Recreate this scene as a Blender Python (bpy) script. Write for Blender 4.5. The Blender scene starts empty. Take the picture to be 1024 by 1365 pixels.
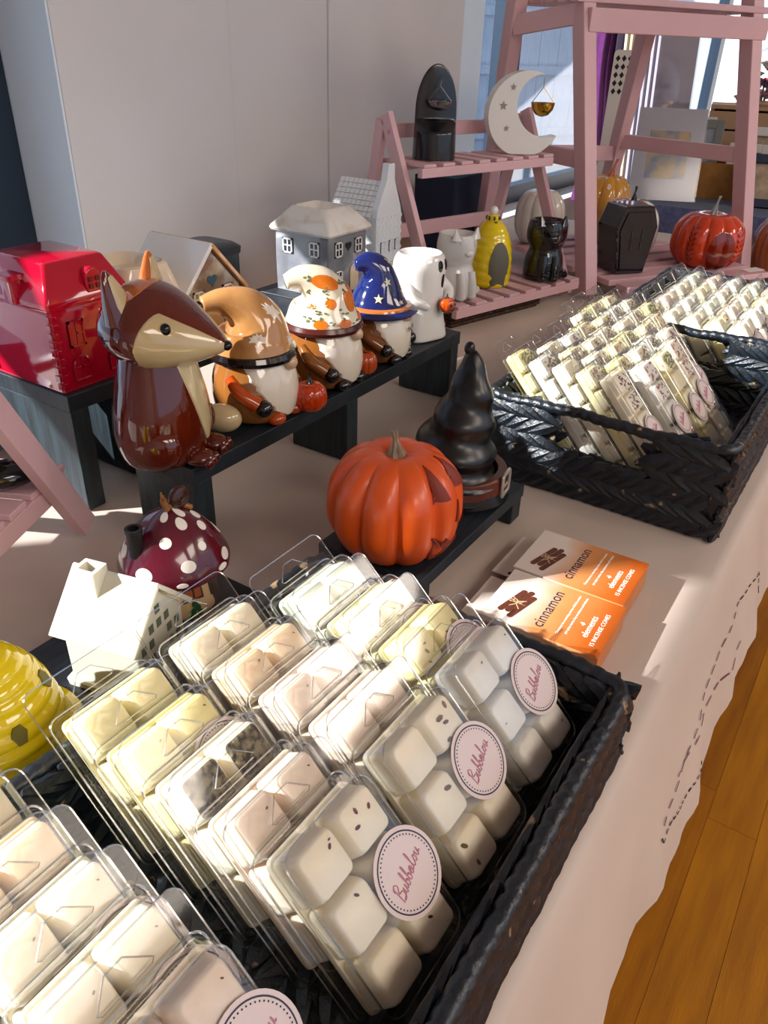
import bpy, bmesh, math, random
from mathutils import Vector, Matrix
PI = math.pi
rnd = random.Random(7)
sc = bpy.context.scene
col = sc.collection
# ------------------------------------------------------------------ camera
# world: X runs along the table away to the right, Y runs across it towards the wall, Z up; table top at T
T = 0.74
A_ = math.radians(57.5)
def cam_axes(pitch, roll):
    p = math.radians(pitch); r = math.radians(roll)
    F = Vector((0, math.cos(p), -math.sin(p))); R0 = Vector((1, 0, 0)); U0 = R0.cross(F)
    R = math.cos(r)*R0 + math.sin(r)*U0; U = -math.sin(r)*R0 + math.cos(r)*U0
    m = Matrix.Rotation(-A_, 3, 'Z')
    return m @ R, m @ U, m @ F
cR, cU, cF = cam_axes(31.0, 1.9)
cd = bpy.data.cameras.new('camera'); cam = bpy.data.objects.new('camera', cd); col.objects.link(cam)
cd.sensor_fit = 'AUTO'; cd.sensor_width = 36.0; cd.lens = 1025/1365*36.0
cd.clip_start = 0.02; cd.clip_end = 100
mw = Matrix((( cR.x, cU.x, -cF.x, 0.0), (cR.y, cU.y, -cF.y, 0.0), (cR.z, cU.z, -cF.z, 1.18), (0, 0, 0, 1)))
cam.matrix_world = mw
sc.camera = cam
# ------------------------------------------------------------------ sky, sun, exposure
w = bpy.data.worlds.new('sky'); sc.world = w; w.use_nodes = True
bg = w.node_tree.nodes['Background']; bg.inputs[0].default_value = (0.58, 0.74, 1.0, 1); bg.inputs[1].default_value = 1.1
sd = bpy.data.lights.new('sun', 'SUN'); sun = bpy.data.objects.new('sun', sd); col.objects.link(sun)
sd.energy = 18.0; sd.angle = math.radians(0.8); sd.color = (1.0, 0.97, 0.95)
LD = Vector((0.735, -0.68, -0.56)).normalized()
sun.rotation_euler = LD.to_track_quat('-Z', 'Y').to_euler(); sun.location = (-3, 4, 4)
sc.view_settings.view_transform = 'Standard'; sc.view_settings.look = 'None'
sc.view_settings.exposure = 0.0; sc.view_settings.gamma = 1.0; sc.view_settings.use_curve_mapping = False

# ------------------------------------------------------------------ materials
def lin(h):
    h = h.lstrip('#'); o = []
    for i in (0, 2, 4):
        c = int(h[i:i+2], 16)/255
        o.append(c/12.92 if c <= 0.04045 else ((c+0.055)/1.055)**2.4)
    return (o[0], o[1], o[2], 1)
MATS = {}
def mat(name, c, rough=0.5, c2=None, nscale=20, bump=0, bscale=60, coat=0, metal=0, sss=0, stretch=None, thr=None, spec=0.5, trans=0):
    """principled material; c2 mixes in by noise (thr = (lo, hi) of the ramp); bump = fine relief"""
    if name in MATS: return MATS[name]
    m = bpy.data.materials.new(name); m.use_nodes = True; nt = m.node_tree; N = nt.nodes; L = nt.links
    b = N['Principled BSDF']; b.inputs['Base Color'].default_value = lin(c)
    b.inputs['Roughness'].default_value = rough; b.inputs['Metallic'].default_value = metal
    b.inputs['Coat Weight'].default_value = coat; b.inputs['Coat Roughness'].default_value = 0.04
    b.inputs['Specular IOR Level'].default_value = spec
    b.inputs['Transmission Weight'].default_value = trans
    if sss:
        b.inputs['Subsurface Weight'].default_value = sss; b.inputs['Subsurface Radius'].default_value = (1, .8, .5)
        b.inputs['Subsurface Scale'].default_value = 0.006
    if c2 or bump:
        tc = N.new('ShaderNodeTexCoord'); mp = N.new('ShaderNodeMapping'); L.new(tc.outputs['Object'], mp.inputs[0])
        if stretch: mp.inputs['Scale'].default_value = stretch
    if c2:
        n = N.new('ShaderNodeTexNoise'); n.inputs['Scale'].default_value = nscale; n.inputs['Detail'].default_value = 5
        L.new(mp.outputs[0], n.inputs['Vector'])
        r = N.new('ShaderNodeValToRGB'); lo, hi = thr or (0.35, 0.7)
        r.color_ramp.elements[0].position = lo; r.color_ramp.elements[1].position = hi
        r.color_ramp.elements[0].color = lin(c); r.color_ramp.elements[1].color = lin(c2)
        L.new(n.outputs[0], r.inputs[0]); L.new(r.outputs[0], b.inputs['Base Color'])
    if bump:
        n2 = N.new('ShaderNodeTexNoise'); n2.inputs['Scale'].default_value = bscale; n2.inputs['Detail'].default_value = 4
        L.new(mp.outputs[0], n2.inputs['Vector'])
        bp = N.new('ShaderNodeBump'); bp.inputs['Strength'].default_value = bump; bp.inputs['Distance'].default_value = 0.004
        L.new(n2.outputs[0], bp.inputs['Height']); L.new(bp.outputs[0], b.inputs['Normal'])
    MATS[name] = m; return m
def ceramic(name, c, c2=None, rough=0.09, **k): return mat(name, c, rough, c2, coat=0.5, **k)
def clear(name, base, edge, tint=(1, 1, 1, 1), rough=0.06):
    """thin clear plastic: see-through, reflecting more at grazing angles"""
    m = bpy.data.materials.new(name); m.use_nodes = True; nt = m.node_tree; N = nt.nodes; L = nt.links
    N.remove(N['Principled BSDF']); out = N['Material Output']
    t = N.new('ShaderNodeBsdfTransparent'); t.inputs[0].default_value = tint
    g = N.new('ShaderNodeBsdfGlossy'); g.inputs['Roughness'].default_value = rough
    lw = N.new('ShaderNodeLayerWeight'); lw.inputs[0].default_value = 0.35
    mr = N.new('ShaderNodeMapRange'); mr.inputs['To Min'].default_value = base; mr.inputs['To Max'].default_value = edge
    L.new(lw.outputs['Facing'], mr.inputs['Value'])
    mx = N.new('ShaderNodeMixShader'); L.new(mr.outputs[0], mx.inputs[0]); L.new(t.outputs[0], mx.inputs[1]); L.new(g.outputs[0], mx.inputs[2])
    L.new(mx.outputs[0], out.inputs['Surface'])
    return m
def fixture_glow(name, rgb, s):
    m = bpy.data.materials.new(name); m.use_nodes = True; b = m.node_tree.nodes['Principled BSDF']
    b.inputs['Emission Color'].default_value = rgb; b.inputs['Emission Strength'].default_value = s; return m
def grad_mat(name, axis, stops, rough=0.6):
    """flat print: colour ramp along one local axis (metres)"""
    m = bpy.data.materials.new(name); m.use_nodes = True; nt = m.node_tree; N = nt.nodes; L = nt.links
    b = N['Principled BSDF']; b.inputs['Roughness'].default_value = rough; b.inputs['Specular IOR Level'].default_value = 0.2
    tc = N.new('ShaderNodeTexCoord'); sp = N.new('ShaderNodeSeparateXYZ'); L.new(tc.outputs['Object'], sp.inputs[0])
    nz = N.new('ShaderNodeTexNoise'); nz.inputs['Scale'].default_value = 14; L.new(tc.outputs['Object'], nz.inputs['Vector'])
    ad = N.new('ShaderNodeMath'); ad.operation = 'MULTIPLY_ADD'; ad.inputs[1].default_value = 0.05
    L.new(nz.outputs[0], ad.inputs[0]); L.new(sp.outputs[axis], ad.inputs[2])
    mr = N.new('ShaderNodeMapRange'); mr.inputs['From Min'].default_value = stops[0][0]; mr.inputs['From Max'].default_value = stops[-1][0]
    L.new(ad.outputs[0], mr.inputs['Value'])
    r = N.new('ShaderNodeValToRGB'); L.new(mr.outputs[0], r.inputs[0])
    span = stops[-1][0]-stops[0][0]
    for i, (p, c) in enumerate(stops):
        q = (p-stops[0][0])/span
        e = r.color_ramp.elements[0] if i == 0 else (r.color_ramp.elements[-1] if i == len(stops)-1 else r.color_ramp.elements.new(q))
        e.position = q; e.color = lin(c)
    L.new(r.outputs[0], b.inputs['Base Color']); return m

# ------------------------------------------------------------------ mesh helpers
class B:
    def __init__(s): s.v = []; s.f = []
    def add(s, vs, fs):
        o = len(s.v); s.v += [tuple(p) for p in vs]; s.f += [tuple(i+o for i in f) for f in fs]; return s
    def box(s, x0, x1, y0, y1, z0, z1):
        return s.add([(x0,y0,z0),(x1,y0,z0),(x1,y1,z0),(x0,y1,z0),(x0,y0,z1),(x1,y0,z1),(x1,y1,z1),(x0,y1,z1)],
                     [(0,3,2,1),(4,5,6,7),(0,1,5,4),(1,2,6,5),(2,3,7,6),(3,0,4,7)])
    def bar(s, a, b, wx, wy, up=(0, 0, 1)):
        """square bar from a to b, wx across, wy along 'up'"""
        a = Vector(a); b = Vector(b); d = (b-a).normalized(); u = Vector(up); x = d.cross(u)
        if x.length < 1e-4: x = d.cross(Vector((1, 0, 0)))
        x.normalize(); y = x.cross(d).normalized(); vs = []
        for p in (a, b):
            for i, j in ((-1,-1),(1,-1),(1,1),(-1,1)): vs.append(p + x*(i*wx/2) + y*(j*wy/2))
        return s.add(vs, [(0,1,2,3),(7,6,5,4),(0,4,5,1),(1,5,6,2),(2,6,7,3),(3,7,4,0)])
    def rings(s, rings, cap0=True, cap1=True):
        n = len(rings[0]); vs = [p for r in rings for p in r]; fs = []
        for i in range(len(rings)-1):
            for j in range(n):
                k = (j+1) % n; fs.append((i*n+j, i*n+k, (i+1)*n+k, (i+1)*n+j))
        if cap0: fs.append(tuple(range(n-1, -1, -1)))
        if cap1: fs.append(tuple(range((len(rings)-1)*n, len(rings)*n)))
        return s.add(vs, fs)
    def sheet(s, rows):
        n = len(rows[0]); vs = [p for r in rows for p in r]
        return s.add(vs, [(i*n+j, i*n+j+1, (i+1)*n+j+1, (i+1)*n+j) for i in range(len(rows)-1) for j in range(n-1)])
    def surf(s, S, n=40, m=24, cap0=True, cap1=True, t0=0.0, t1=1.0):
        return s.rings([[S(2*PI*j/n, t0+(t1-t0)*i/m) for j in range(n)] for i in range(m+1)], cap0, cap1)
    def lathe(s, prof, n=32, c=(0, 0, 0), sx=1, sy=1, cap0=True, cap1=True):
        return s.rings([[(c[0]+r*sx*math.cos(2*PI*j/n), c[1]+r*sy*math.sin(2*PI*j/n), c[2]+z) for j in range(n)] for r, z in prof], cap0, cap1)
    def ell(s, c, r, n=16, m=10, rot=None):
        rot = rot or Matrix.Identity(3); c = Vector(c); R = []
        for i in range(m+1):
            a = -PI/2 + PI*(0.02+0.96*i/m)
            R.append([c + rot @ Vector((r[0]*math.cos(a)*math.cos(2*PI*j/n), r[1]*math.cos(a)*math.sin(2*PI*j/n), r[2]*math.sin(a))) for j in range(n)])
        return s.rings(R)
    def sweep(s, path, rad, n=12, sq=1.0, closed=False, up=(0, 0, 1)):
        P = [Vector(p) for p in path]
        if not hasattr(rad, '__len__'): rad = [rad]*len(P)
        R = []; px = None; cnt = len(P)
        for i, p in enumerate(P):
            if closed: d = P[(i+1) % cnt]-P[i-1]
            else: d = P[min(i+1, cnt-1)]-P[max(i-1, 0)]
            d.normalize()
            if px is None:
                x = d.cross(Vector(up))
                if x.length < 1e-3: x = d.cross(Vector((0, 1, 0)))
            else: x = px - d*px.dot(d)
            x.normalize(); px = x; y = x.cross(d)
            R.append([p + rad[i]*(math.cos(2*PI*j/n)*x + sq*math.sin(2*PI*j/n)*y) for j in range(n)])
        if closed: R.append(R[0]); return s.rings(R, False, False)
        return s.rings(R)
    def prism(s, pts, h0, h1, f=None):
        """outline (a,b) extruded from h0 to h1; f maps (a,b,h) to xyz"""
        f = f or (lambda a, b, h: (a, b, h)); n = len(pts)
        vs = [f(a, b, h0) for a, b in pts] + [f(a, b, h1) for a, b in pts]
        fs = [tuple(range(n-1, -1, -1)), tuple(range(n, 2*n))] + [(i, (i+1) % n, n+(i+1) % n, n+i) for i in range(n)]
        return s.add(vs, fs)
    def disc(s, c, r, n=24, r2=None):
        return s.add([(c[0]+r*math.cos(2*PI*i/n), c[1]+(r2 or r)*math.sin(2*PI*i/n), c[2]) for i in range(n)], [tuple(range(n))])
    def annulus(s, c, r0, r1, n=40):
        return s.sheet([[(c[0]+r*math.cos(2*PI*i/n), c[1]+r*math.sin(2*PI*i/n), c[2]) for r in (r0, r1)] for i in range(n+1)])
    def xf(s, M):
        s.v = [tuple(M @ Vector(p)) for p in s.v]; return s
    def mesh(s, name, m, smooth=True, sharp=35, fix=True):
        me = bpy.data.meshes.new(name); me.from_pydata(s.v, [], s.f)
        if fix:
            bm = bmesh.new(); bm.from_mesh(me); bmesh.ops.recalc_face_normals(bm, faces=bm.faces); bm.to_mesh(me); bm.free()
        if smooth:
            me.shade_smooth(); me.set_sharp_from_angle(angle=math.radians(sharp))
        me.materials.append(m); me.update(); return me
def ob(name, b, m, parent=None, loc=None, smooth=True, sharp=35, bevel=0, seg=2, kind=None):
    me = b.mesh(name, m, smooth, sharp) if isinstance(b, B) else b
    o = bpy.data.objects.new(name, me); col.objects.link(o)
    if parent: o.parent = parent
    if loc: o.location = loc
    if bevel:
        md = o.modifiers.new('bevel', 'BEVEL'); md.width = bevel; md.segments = seg; md.limit_method = 'ANGLE'; md.angle_limit = math.radians(40)
    if kind: o['kind'] = kind
    return o
def tag(o, label, cat, group=None):
    o['label'] = label; o['category'] = cat
    if group: o['group'] = group
    return o
def thing(name, label, cat, loc=(0, 0, 0), rz=0, group=None, M=None, scale=1):
    o = bpy.data.objects.new(name, None); col.objects.link(o); o.empty_display_size = 0.02
    if M is not None: o.matrix_world = M
    else: o.location = loc; o.rotation_euler = (0, 0, rz); o.scale = (scale,)*3
    return tag(o, label, cat, group)
def struct(name, b, m, **k):
    o = ob(name, b, m, **k); o['kind'] = 'structure'; return o
def crv(pts, n=8):
    """Catmull-Rom through points (tuples)"""
    P = [Vector(p) for p in pts]; P = [P[0]*2-P[1]] + P + [P[-1]*2-P[-2]]; o = []
    for i in range(1, len(P)-2):
        for k in range(n):
            t = k/n; a, b, c, d = P[i-1], P[i], P[i+1], P[i+2]
            o.append(0.5*((2*b)+(c-a)*t+(2*a-5*b+4*c-d)*t*t+(3*b-a-3*c+d)*t**3))
    o.append(P[-2]); return o
def prof_surface(prof, sx=1, sy=1, c=(0, 0, 0), mod=None, n=12):
    """smooth surface of revolution S(theta, t); mod(theta,t) scales the radius"""
    q = crv([(r, z, 0) for r, z in prof], n); N = len(q)-1
    def S(th, t):
        x = min(max(t, 0), 1)*N; i = min(int(x), N-1); p = q[i].lerp(q[i+1], x-i)
        r = max(p.x, 1e-5)*(mod(th, t) if mod else 1)
        return Vector((c[0]+r*sx*math.cos(th), c[1]+r*sy*math.sin(th), c[2]+p.y))
    return S
def t_at(S, z, zi=2):
    lo, hi = 0.0, 1.0
    for _ in range(30):
        m = (lo+hi)/2
        if S(0, m)[zi] < z: lo = m
        else: hi = m
    return m
def nrm(S, th, t):
    e = 1e-3; a = S(th+e, t)-S(th-e, t); b = S(th, min(t+e, 1))-S(th, max(t-e, 0)); n = a.cross(b)
    return n.normalized() if n.length > 0 else Vector((0, 0, 1))
def patch(b, S, th0, t0, rth, rt, out=None, off=0.0006, k=3, n=20):
    """decal that lies on surface S round (th0,t0); out = outline in unit coords"""
    out = out or [(math.cos(2*PI*i/n), math.sin(2*PI*i/n)) for i in range(n)]
    if len(out) < 12 and k > 1:
        out = [(p[0]+(q[0]-p[0])*i/4, p[1]+(q[1]-p[1])*i/4) for p, q in zip(out, out[1:]+out[:1]) for i in range(4)]
    def P(a, c):
        th = th0+a*rth; t = t0+c*rt; return S(th, t)+nrm(S, th, t)*off
    n = len(out); R = [[P(a*j/k, c*j/k) for a, c in out] for j in range(1, k+1)]
    R.append([S(th0+a*rth*1.03, t0+c*rt*1.03)-nrm(S, th0+a*rth, t0+c*rt)*0.0006 for a, c in out])
    o = len(b.v); b.rings(R, False, False); b.v.append(tuple(P(0, 0))); ci = len(b.v)-1
    for j in range(n): b.f.append((ci, o+j, o+(j+1) % n))
    return b
def band(b, S, t0, t1, th0, w, off=0.0006, n=24, m=16):
    """decal strip on S: t from t0 to t1, theta th0 +- w(t)"""
    rows = []
    for i in range(m+1):
        t = t0+(t1-t0)*i/m; ww = w(t); r = []
        for j in range(n+1):
            th = th0-ww+2*ww*j/n; r.append(S(th, t)+nrm(S, th, t)*(off if 0 < j < n else -0.0004))
        rows.append(r)
    return b.sheet(rows)
STAR = [((1 if i % 2 == 0 else 0.42)*math.sin(PI*i/5), (1 if i % 2 == 0 else 0.42)*math.cos(PI*i/5)) for i in range(10)]
def heart(n=24):
    o = []
    for i in range(n):
        a = 2*PI*i/n; o.append((math.sin(a)**3, (13*math.cos(a)-5*math.cos(2*a)-2*math.cos(3*a)-math.cos(4*a))/17))
    return o
def rrect(w, h, r, n=5, cx=0, cy=0):
    o = []
    for sx, sy, a0 in ((1, 1, 0), (-1, 1, PI/2), (-1, -1, PI), (1, -1, 1.5*PI)):
        for i in range(n+1):
            a = a0+PI/2*i/n; o.append((cx+sx*(w/2-r)+r*math.cos(a), cy+sy*(h/2-r)+r*math.sin(a)))
    return o
def arch(w, h, n=10):
    return [(-w/2, 0), (w/2, 0)] + [(w/2*math.cos(PI*i/n), h-w/2+w/2*math.sin(PI*i/n)) for i in range(n+1)]
def text_mesh(name, s, size, m, align='CENTER', depth=0.0001):
    c = bpy.data.curves.new(name, 'FONT'); c.body = s; c.size = size; c.align_x = align; c.align_y = 'CENTER'; c.extrude = depth
    c.resolution_u = 3
    o = bpy.data.objects.new('tmp', c); col.objects.link(o)
    dg = bpy.context.evaluated_depsgraph_get(); me = bpy.data.meshes.new_from_object(o.evaluated_get(dg)); me.name = name
    bpy.data.objects.remove(o); bpy.data.curves.remove(c)
    me.materials.clear(); me.materials.append(m); return me
def clone_kid(o, parent):
    c = o.copy(); col.objects.link(c); c.parent = parent
    for ch in o.children: clone_kid(ch, c)
    return c
def copy_tree(o):
    c = o.copy(); col.objects.link(c)
    for ch in o.children: clone_kid(ch, c)
    return c

# ------------------------------------------------------------------ room shell
WV = 1.15          # wall plane
plaster = mat('wall_paint', '#d8d7d8', 0.75, '#cecdcd', nscale=2.5, bump=0.06, bscale=40)
reveal = mat('reveal_sky_tint', '#dcecf9', 0.7, '#d2e4f2', nscale=3)  # bluish: the sky light on the window reveal is put into the colour
dframe = mat('dark_window_frame', '#1b2a3a', 0.35)
concrete = mat('subfloor', '#8a5f22', 0.6)
FU0, FU1, FV0, FV1 = -2.6, 6.0, -3.2, WV+0.3
fl = struct('floor', B().box(FU0, FU1, FV0, FV1, -0.08, -0.012), concrete, smooth=False)
woods = [mat('oak_plank_%s' % n, a, 0.5, b, nscale=5, bump=0.12, bscale=30, stretch=(1, 9, 1), coat=0.0, spec=.3, thr=(.3, .62)) for n, a, b in
         (('warm', '#a86a06', '#915704'), ('pale', '#b07208', '#985f06'), ('deep', '#a06404', '#874f03'))]
pw = 0.085; v = 0.24; row = 0
pm = [B().box(0, 0.62, 0, pw-0.0006, -0.012, 0.0) for _ in woods]
pm = [b.mesh('plank', wd, smooth=False) for b, wd in zip(pm, woods)]
while v > -1.5:
    u = -0.9+rnd.random()*0.5
    while u < 3.6:
        o = ob('plank', pm[rnd.randrange(3)], None, fl, (u, v, rnd.uniform(-0.0006, 0.0003))); u += 0.6206
    v -= pw; row += 1
struct('floor_beyond', B().box(FU0, FU1, -3.2, v+pw-0.001, -0.012, 0.0).box(FU0, -1.0, v+pw, 0.24, -0.012, 0).box(3.75, FU1, v+pw, 0.24, -0.012, 0).box(FU0, FU1, 0.326, FV1, -0.012, 0), woods[0], smooth=False)
PU0, PU1 = 0.848, 2.12
# the pier between the two windows, with slightly stepped plaster faces
wb = B().box(PU0, 1.225, WV, WV+0.17, 0, 2.6).box(1.225, 1.53, WV+0.006, WV+0.17, 0, 2.6).box(1.53, PU1, WV+0.001, WV+0.17, 0, 2.6)
struct('wall_back', wb, plaster, smooth=False, bevel=0.003)
struct('wall_reveal', B().box(PU0-0.004, PU0-0.0005, WV+0.002, WV+0.17, 0, 2.6), reveal, smooth=False)
struct('wall_sill_strip', B().box(PU1+0.001, PU1+0.17, WV+0.03, WV+0.17, 0, 2.6), reveal, smooth=False)
# left window wall: low wall, glazed openings, wide post, transom and head
struct('wall_left', B().box(FU0, PU0-0.005, WV+0.02, WV+0.2, 0, 0.62), plaster, smooth=False)
struct('wall_lintel', B().box(FU0, -0.46, WV+0.02, WV+0.2, T+1.05, 2.6).box(-0.46, PU0-0.005, WV+0.02, WV+0.2, T+1.25, 2.6).box(PU1+0.171, FU1, WV+0.02, WV+0.2, T+1.3, 2.6), plaster, smooth=False)
struct('wall_under_window', B().box(PU1+0.171, FU1, WV+0.02, WV+0.2, 0, 0.7), plaster, smooth=False)
def window(n, x0, x1, z0, z1, posts, bars):
    f = B()
    y0, y1 = WV+0.13, WV+0.19
    for x, wd in posts: f.box(x-wd/2, x+wd/2, y0, y1, z0, z1)
    for z, h in bars: f.box(x0, x1, y0+0.005, y1-0.005, z-h/2, z+h/2)
    o = struct('window_%d' % n, f, dframe, smooth=False)
    ob('pane', B().box(x0, x1, WV+0.158, WV+0.162, z0, z1), CLEARG, o, smooth=False)
    return o
CLEARG = clear('window_glass', 0.02, 0.5, (0.96, 0.98, 1, 1), 0.0)
window(1, FU0, PU0-0.006, 0.62, 1.99, ((-0.50, 0.22), (-1.75, 0.12), (0.75, 0.185)), ((0.65, 0.06), (T+0.68, 0.11)))
window(2, PU1+0.172, FU1, 0.7, 2.04, ((2.33, 0.03), (2.72, 0.1), (4.3, 0.1), (5.6, 0.1)), ((0.73, 0.06),))
# the other sides of the room
struct('wall_right', B().box(FU1, FU1+0.1, FV0, FV1, 0, 2.6), plaster, smooth=False)
struct('wall_side', B().box(FU0-0.1, FU0, FV0, FV1, 0, 2.6), plaster, smooth=False)
struct('wall_front', B().box(FU0, FU1, FV0-0.1, FV0, 0, 0.8).box(FU0, FU1, FV0-0.1, FV0, 2.3, 2.6).box(FU0, -1.6, FV0-0.1, FV0, 0.8, 2.3).box(4.5, FU1, FV0-0.1, FV0, 0.8, 2.3), plaster, smooth=False)
struct('ceiling', B().box(FU0-0.1, FU1+0.1, FV0-0.1, FV1, 2.6, 2.7), mat('ceiling_paint', '#d9d4d0', 0.8), smooth=False)
def fill_lamp(x, y, power, label):  # warm fill lights added out of view to brighten the shaded side
    t = thing('fill_light', label, 'fill light', (x, y, 2.6), group='added square fill lights')
    ob('frame', B().box(-0.64, 0.64, -0.64, 0.64, -0.03, 0.0), mat('fill_frame', '#d8d8d8', 0.5), t, smooth=False)
    ld = bpy.data.lights.new('fill_lamp', 'AREA'); ld.shape = 'SQUARE'; ld.size = 1.2; ld.energy = power; ld.color = (1.0, 0.87, 0.76)
    lo = bpy.data.objects.new('fill_panel', ld); col.objects.link(lo); lo.parent = t; lo.location = (0, 0, -0.035)
for x, y, n in ((0.9, -2.4, 'nearest the basket end of the table'), (2.9, -2.4, 'nearest the far end of the table'), (-0.9, -2.4, 'left of the table')):
    fill_lamp(x, y, 40, 'added square white fill light at ceiling height, ' + n)
# ------------------------------------------------------------------ table and cloth
TU0, TU1, TV0, TV1 = -0.75, 2.45, 0.052, 1.06
cloth_m = mat('paper_cloth', '#cdbdb0', 0.6, '#c1b0a2', nscale=5, bump=0.45, bscale=9, stretch=(1, 1.6, 1))
tb = thing('trestle_table', 'folding trestle table hidden under the pale pink cloth', 'table', (0, 0, 0))
ob('table_top', B().box(TU0+0.02, TU1-0.02, TV0+0.012, TV1-0.01, T-0.035, T-0.004), mat('board', '#b9a98c', 0.6), tb, smooth=False)
lm_ = mat('grey_steel', '#777a7d', 0.35, metal=0.8)
for x in (TU0+0.2, TU1-0.2):
    for y in (TV0+0.15, TV1-0.15): ob('leg', B().bar((x, y, 0), (x, y, T-0.035), 0.03, 0.03), lm_, tb, smooth=False)
rows = []
nu = 200
for i in range(nu+1):
    u = TU0+(TU1-TU0)*i/nu
    wv = 0.006*math.sin(u*21)+0.005*math.sin(u*47+1)+0.003*math.sin(u*90)
    hem = 0.180+0.013*math.sin(u*10.5+1.6)+0.006*math.sin(u*23)
    r = [(u, TV1, T-0.001)]
    for y in (0.8, 0.55, 0.35, 0.2, 0.12, 0.085): r.append((u, y, T-0.0008+0.0007*math.sin(u*13+y*19)))
    r += [(u, TV0+0.012, T-0.001), (u, TV0+0.004, T-0.003), (u, TV0, T-0.009)]
    for k in range(1, 9):
        q = k/8; d = 0.009+(hem-0.009)*q; r.append((u, TV0-0.23*d+wv*q*.5, T-d))
    rows.append(r)
cl = tag(ob('tablecloth', B().sheet(rows), cloth_m, sharp=60), 'pale pink paper tablecloth with a wavy hem hanging over the table front', 'tablecloth')
def cloth_pt(u, d):
    hem = 0.180+0.013*math.sin(u*10.5+1.6)+0.006*math.sin(u*23); q = max(0, (d-0.009))/(hem-0.009)
    wv = 0.006*math.sin(u*21)+0.005*math.sin(u*47+1)+0.003*math.sin(u*90)
    return Vector((u, TV0-0.23*d+wv*q*.5-0.0012, T-d))
INK_PTS1 = [(0.898, 0.12), (0.935, 0.118), (0.902, 0.094), (0.786, 0.072), (0.699, 0.088), (0.638, 0.095), (0.596, 0.108), (0.551, 0.115), (0.52, 0.118), (0.493, 0.119), (0.481, 0.125), (0.49, 0.134)]
INK_PTS2 = [(0.49, 0.134), (0.519, 0.139), (0.543, 0.148), (0.569, 0.158), (0.604, 0.163), (0.634, 0.167)]
PINK_PTS = [(0.805, 0.132), (0.755, 0.135), (0.685, 0.12), (0.638, 0.118), (0.61, 0.119), (0.561, 0.111), (0.544, 0.109)]
def dashes(b, pts, dash, gap, wd):
    P = [Vector((p[0], p[1], 0)) for p in pts]; L = [0]
    for a, c in zip(P, P[1:]): L.append(L[-1]+(c-a).length)
    def at(s):
        for i in range(len(P)-1):
            if s <= L[i+1]: return P[i].lerp(P[i+1], (s-L[i])/(L[i+1]-L[i]))
        return P[-1]
    s = 0
    while s < L[-1]:
        a, c = at(s), at(min(s+dash*rnd.uniform(.7, 1.2), L[-1])); b.bar(cloth_pt(a.x, a.y), cloth_pt(c.x, c.y), wd, 0.0006, up=(0, 1, 0)); s += dash+gap
ink = mat('black_ink', '#1d1418', 0.6); pink_ink = mat('purple_ink', '#7a2f52', 0.6)
INK = B(); PINK = B()
dashes(INK, INK_PTS1, 0.012, 0.009, 0.0016); dashes(INK, INK_PTS2, 0.006, 0.006, 0.002)
dashes(PINK, PINK_PTS, 0.02, 0.012, 0.0018)
ob('marker_dashes', INK, ink, cl, smooth=False); ob('purple_scribble', PINK, pink_ink, cl, smooth=False)

# ------------------------------------------------------------------ woven baskets
weave = mat('black_rush', '#0a1016', 0.38, '#16212b', nscale=90, bump=0.25, bscale=260, stretch=(1, 1, 1), spec=0.6)
def rush():
    m = weave; nt = m.node_tree; N = nt.nodes; L = nt.links; b = N['Principled BSDF']
    ramp = [n for n in N if n.type == 'VALTORGB'][0]
    mp = [n for n in N if n.type == 'MAPPING'][0]
    n = N.new('ShaderNodeTexNoise'); n.inputs['Scale'].default_value = 55; n.inputs['Detail'].default_value = 3; L.new(mp.outputs[0], n.inputs['Vector'])
    r = N.new('ShaderNodeValToRGB'); r.color_ramp.elements[0].position = 0.665; r.color_ramp.elements[1].position = 0.70
    L.new(n.outputs[0], r.inputs[0])
    mx = N.new('ShaderNodeMix'); mx.data_type = 'RGBA'; L.new(r.outputs[0], mx.inputs['Factor'])
    L.new(ramp.outputs[0], mx.inputs[6]); mx.inputs[7].default_value = lin('#8f7a5c'); L.new(mx.outputs[2], b.inputs['Base Color'])
rush()
def leaf(b, c, ax, ay, az, L, W, H, lim=None):
    """one flat plaited leaf: pointed lump along ax"""
    R = []
    for i in range(6):
        q = -1+2*i/5; ww = W*(1-q*q*0.84)**0.6; hh = H*(1-q*q*0.72)
        p = c+ax*(q*L)+ay*(0.25*W*q)
        R.append([p+ay*(ww*(1 if j % 2 else .84)*math.cos(2*PI*j/12))+az*(hh*(1 if j % 2 else .80)*math.sin(2*PI*j/12)) for j in range(12)])
    for r_ in R:
        for q_ in r_:
            q_.z = max(q_.z, 0.0016)
            if lim: q_.x = max(-lim[0], min(lim[0], q_.x)); q_.y = max(-lim[1], min(lim[1], q_.y))
    b.rings(R)
def rope(b, w, d, z, r, rr):
    """wrapped rim: one closed tube with slanted ridges where the rush winds round it"""
    P = []
    out = rrect(w, d, .014, 6); L = len(out)
    for i in range(L):
        a, c = Vector((*out[i], z)), Vector((*out[(i+1) % L], z)); n = max(1, int((c-a).length/0.0026))
        for k in range(n): P.append(a.lerp(c, k/n))
    N = len(P); R = []; s = 0; per = .0125; turns = round(N*0.0026/per); ph = 0; amp = .2
    for i, p in enumerate(P):
        t = (P[(i+1) % N]-P[i-1]).normalized(); x = t.cross(Vector((0, 0, 1))).normalized(); y = x.cross(t)
        if i % 5 == 0: amp = rr.uniform(.10, .26)
        q = p+Vector((0, 0, .0012*math.sin(i*.11)+.0008*math.sin(i*.31)))
        ring = []
        for j in range(12):
            th = 2*PI*j/12; k = abs(math.sin(PI*turns*i/N+th*.5)); ring.append(q+(x*math.cos(th)+y*math.sin(th))*r*(1-amp+amp*1.5*k**.6))
        R.append(ring)
    R.append(R[0]); b.rings(R, False, False)
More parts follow.
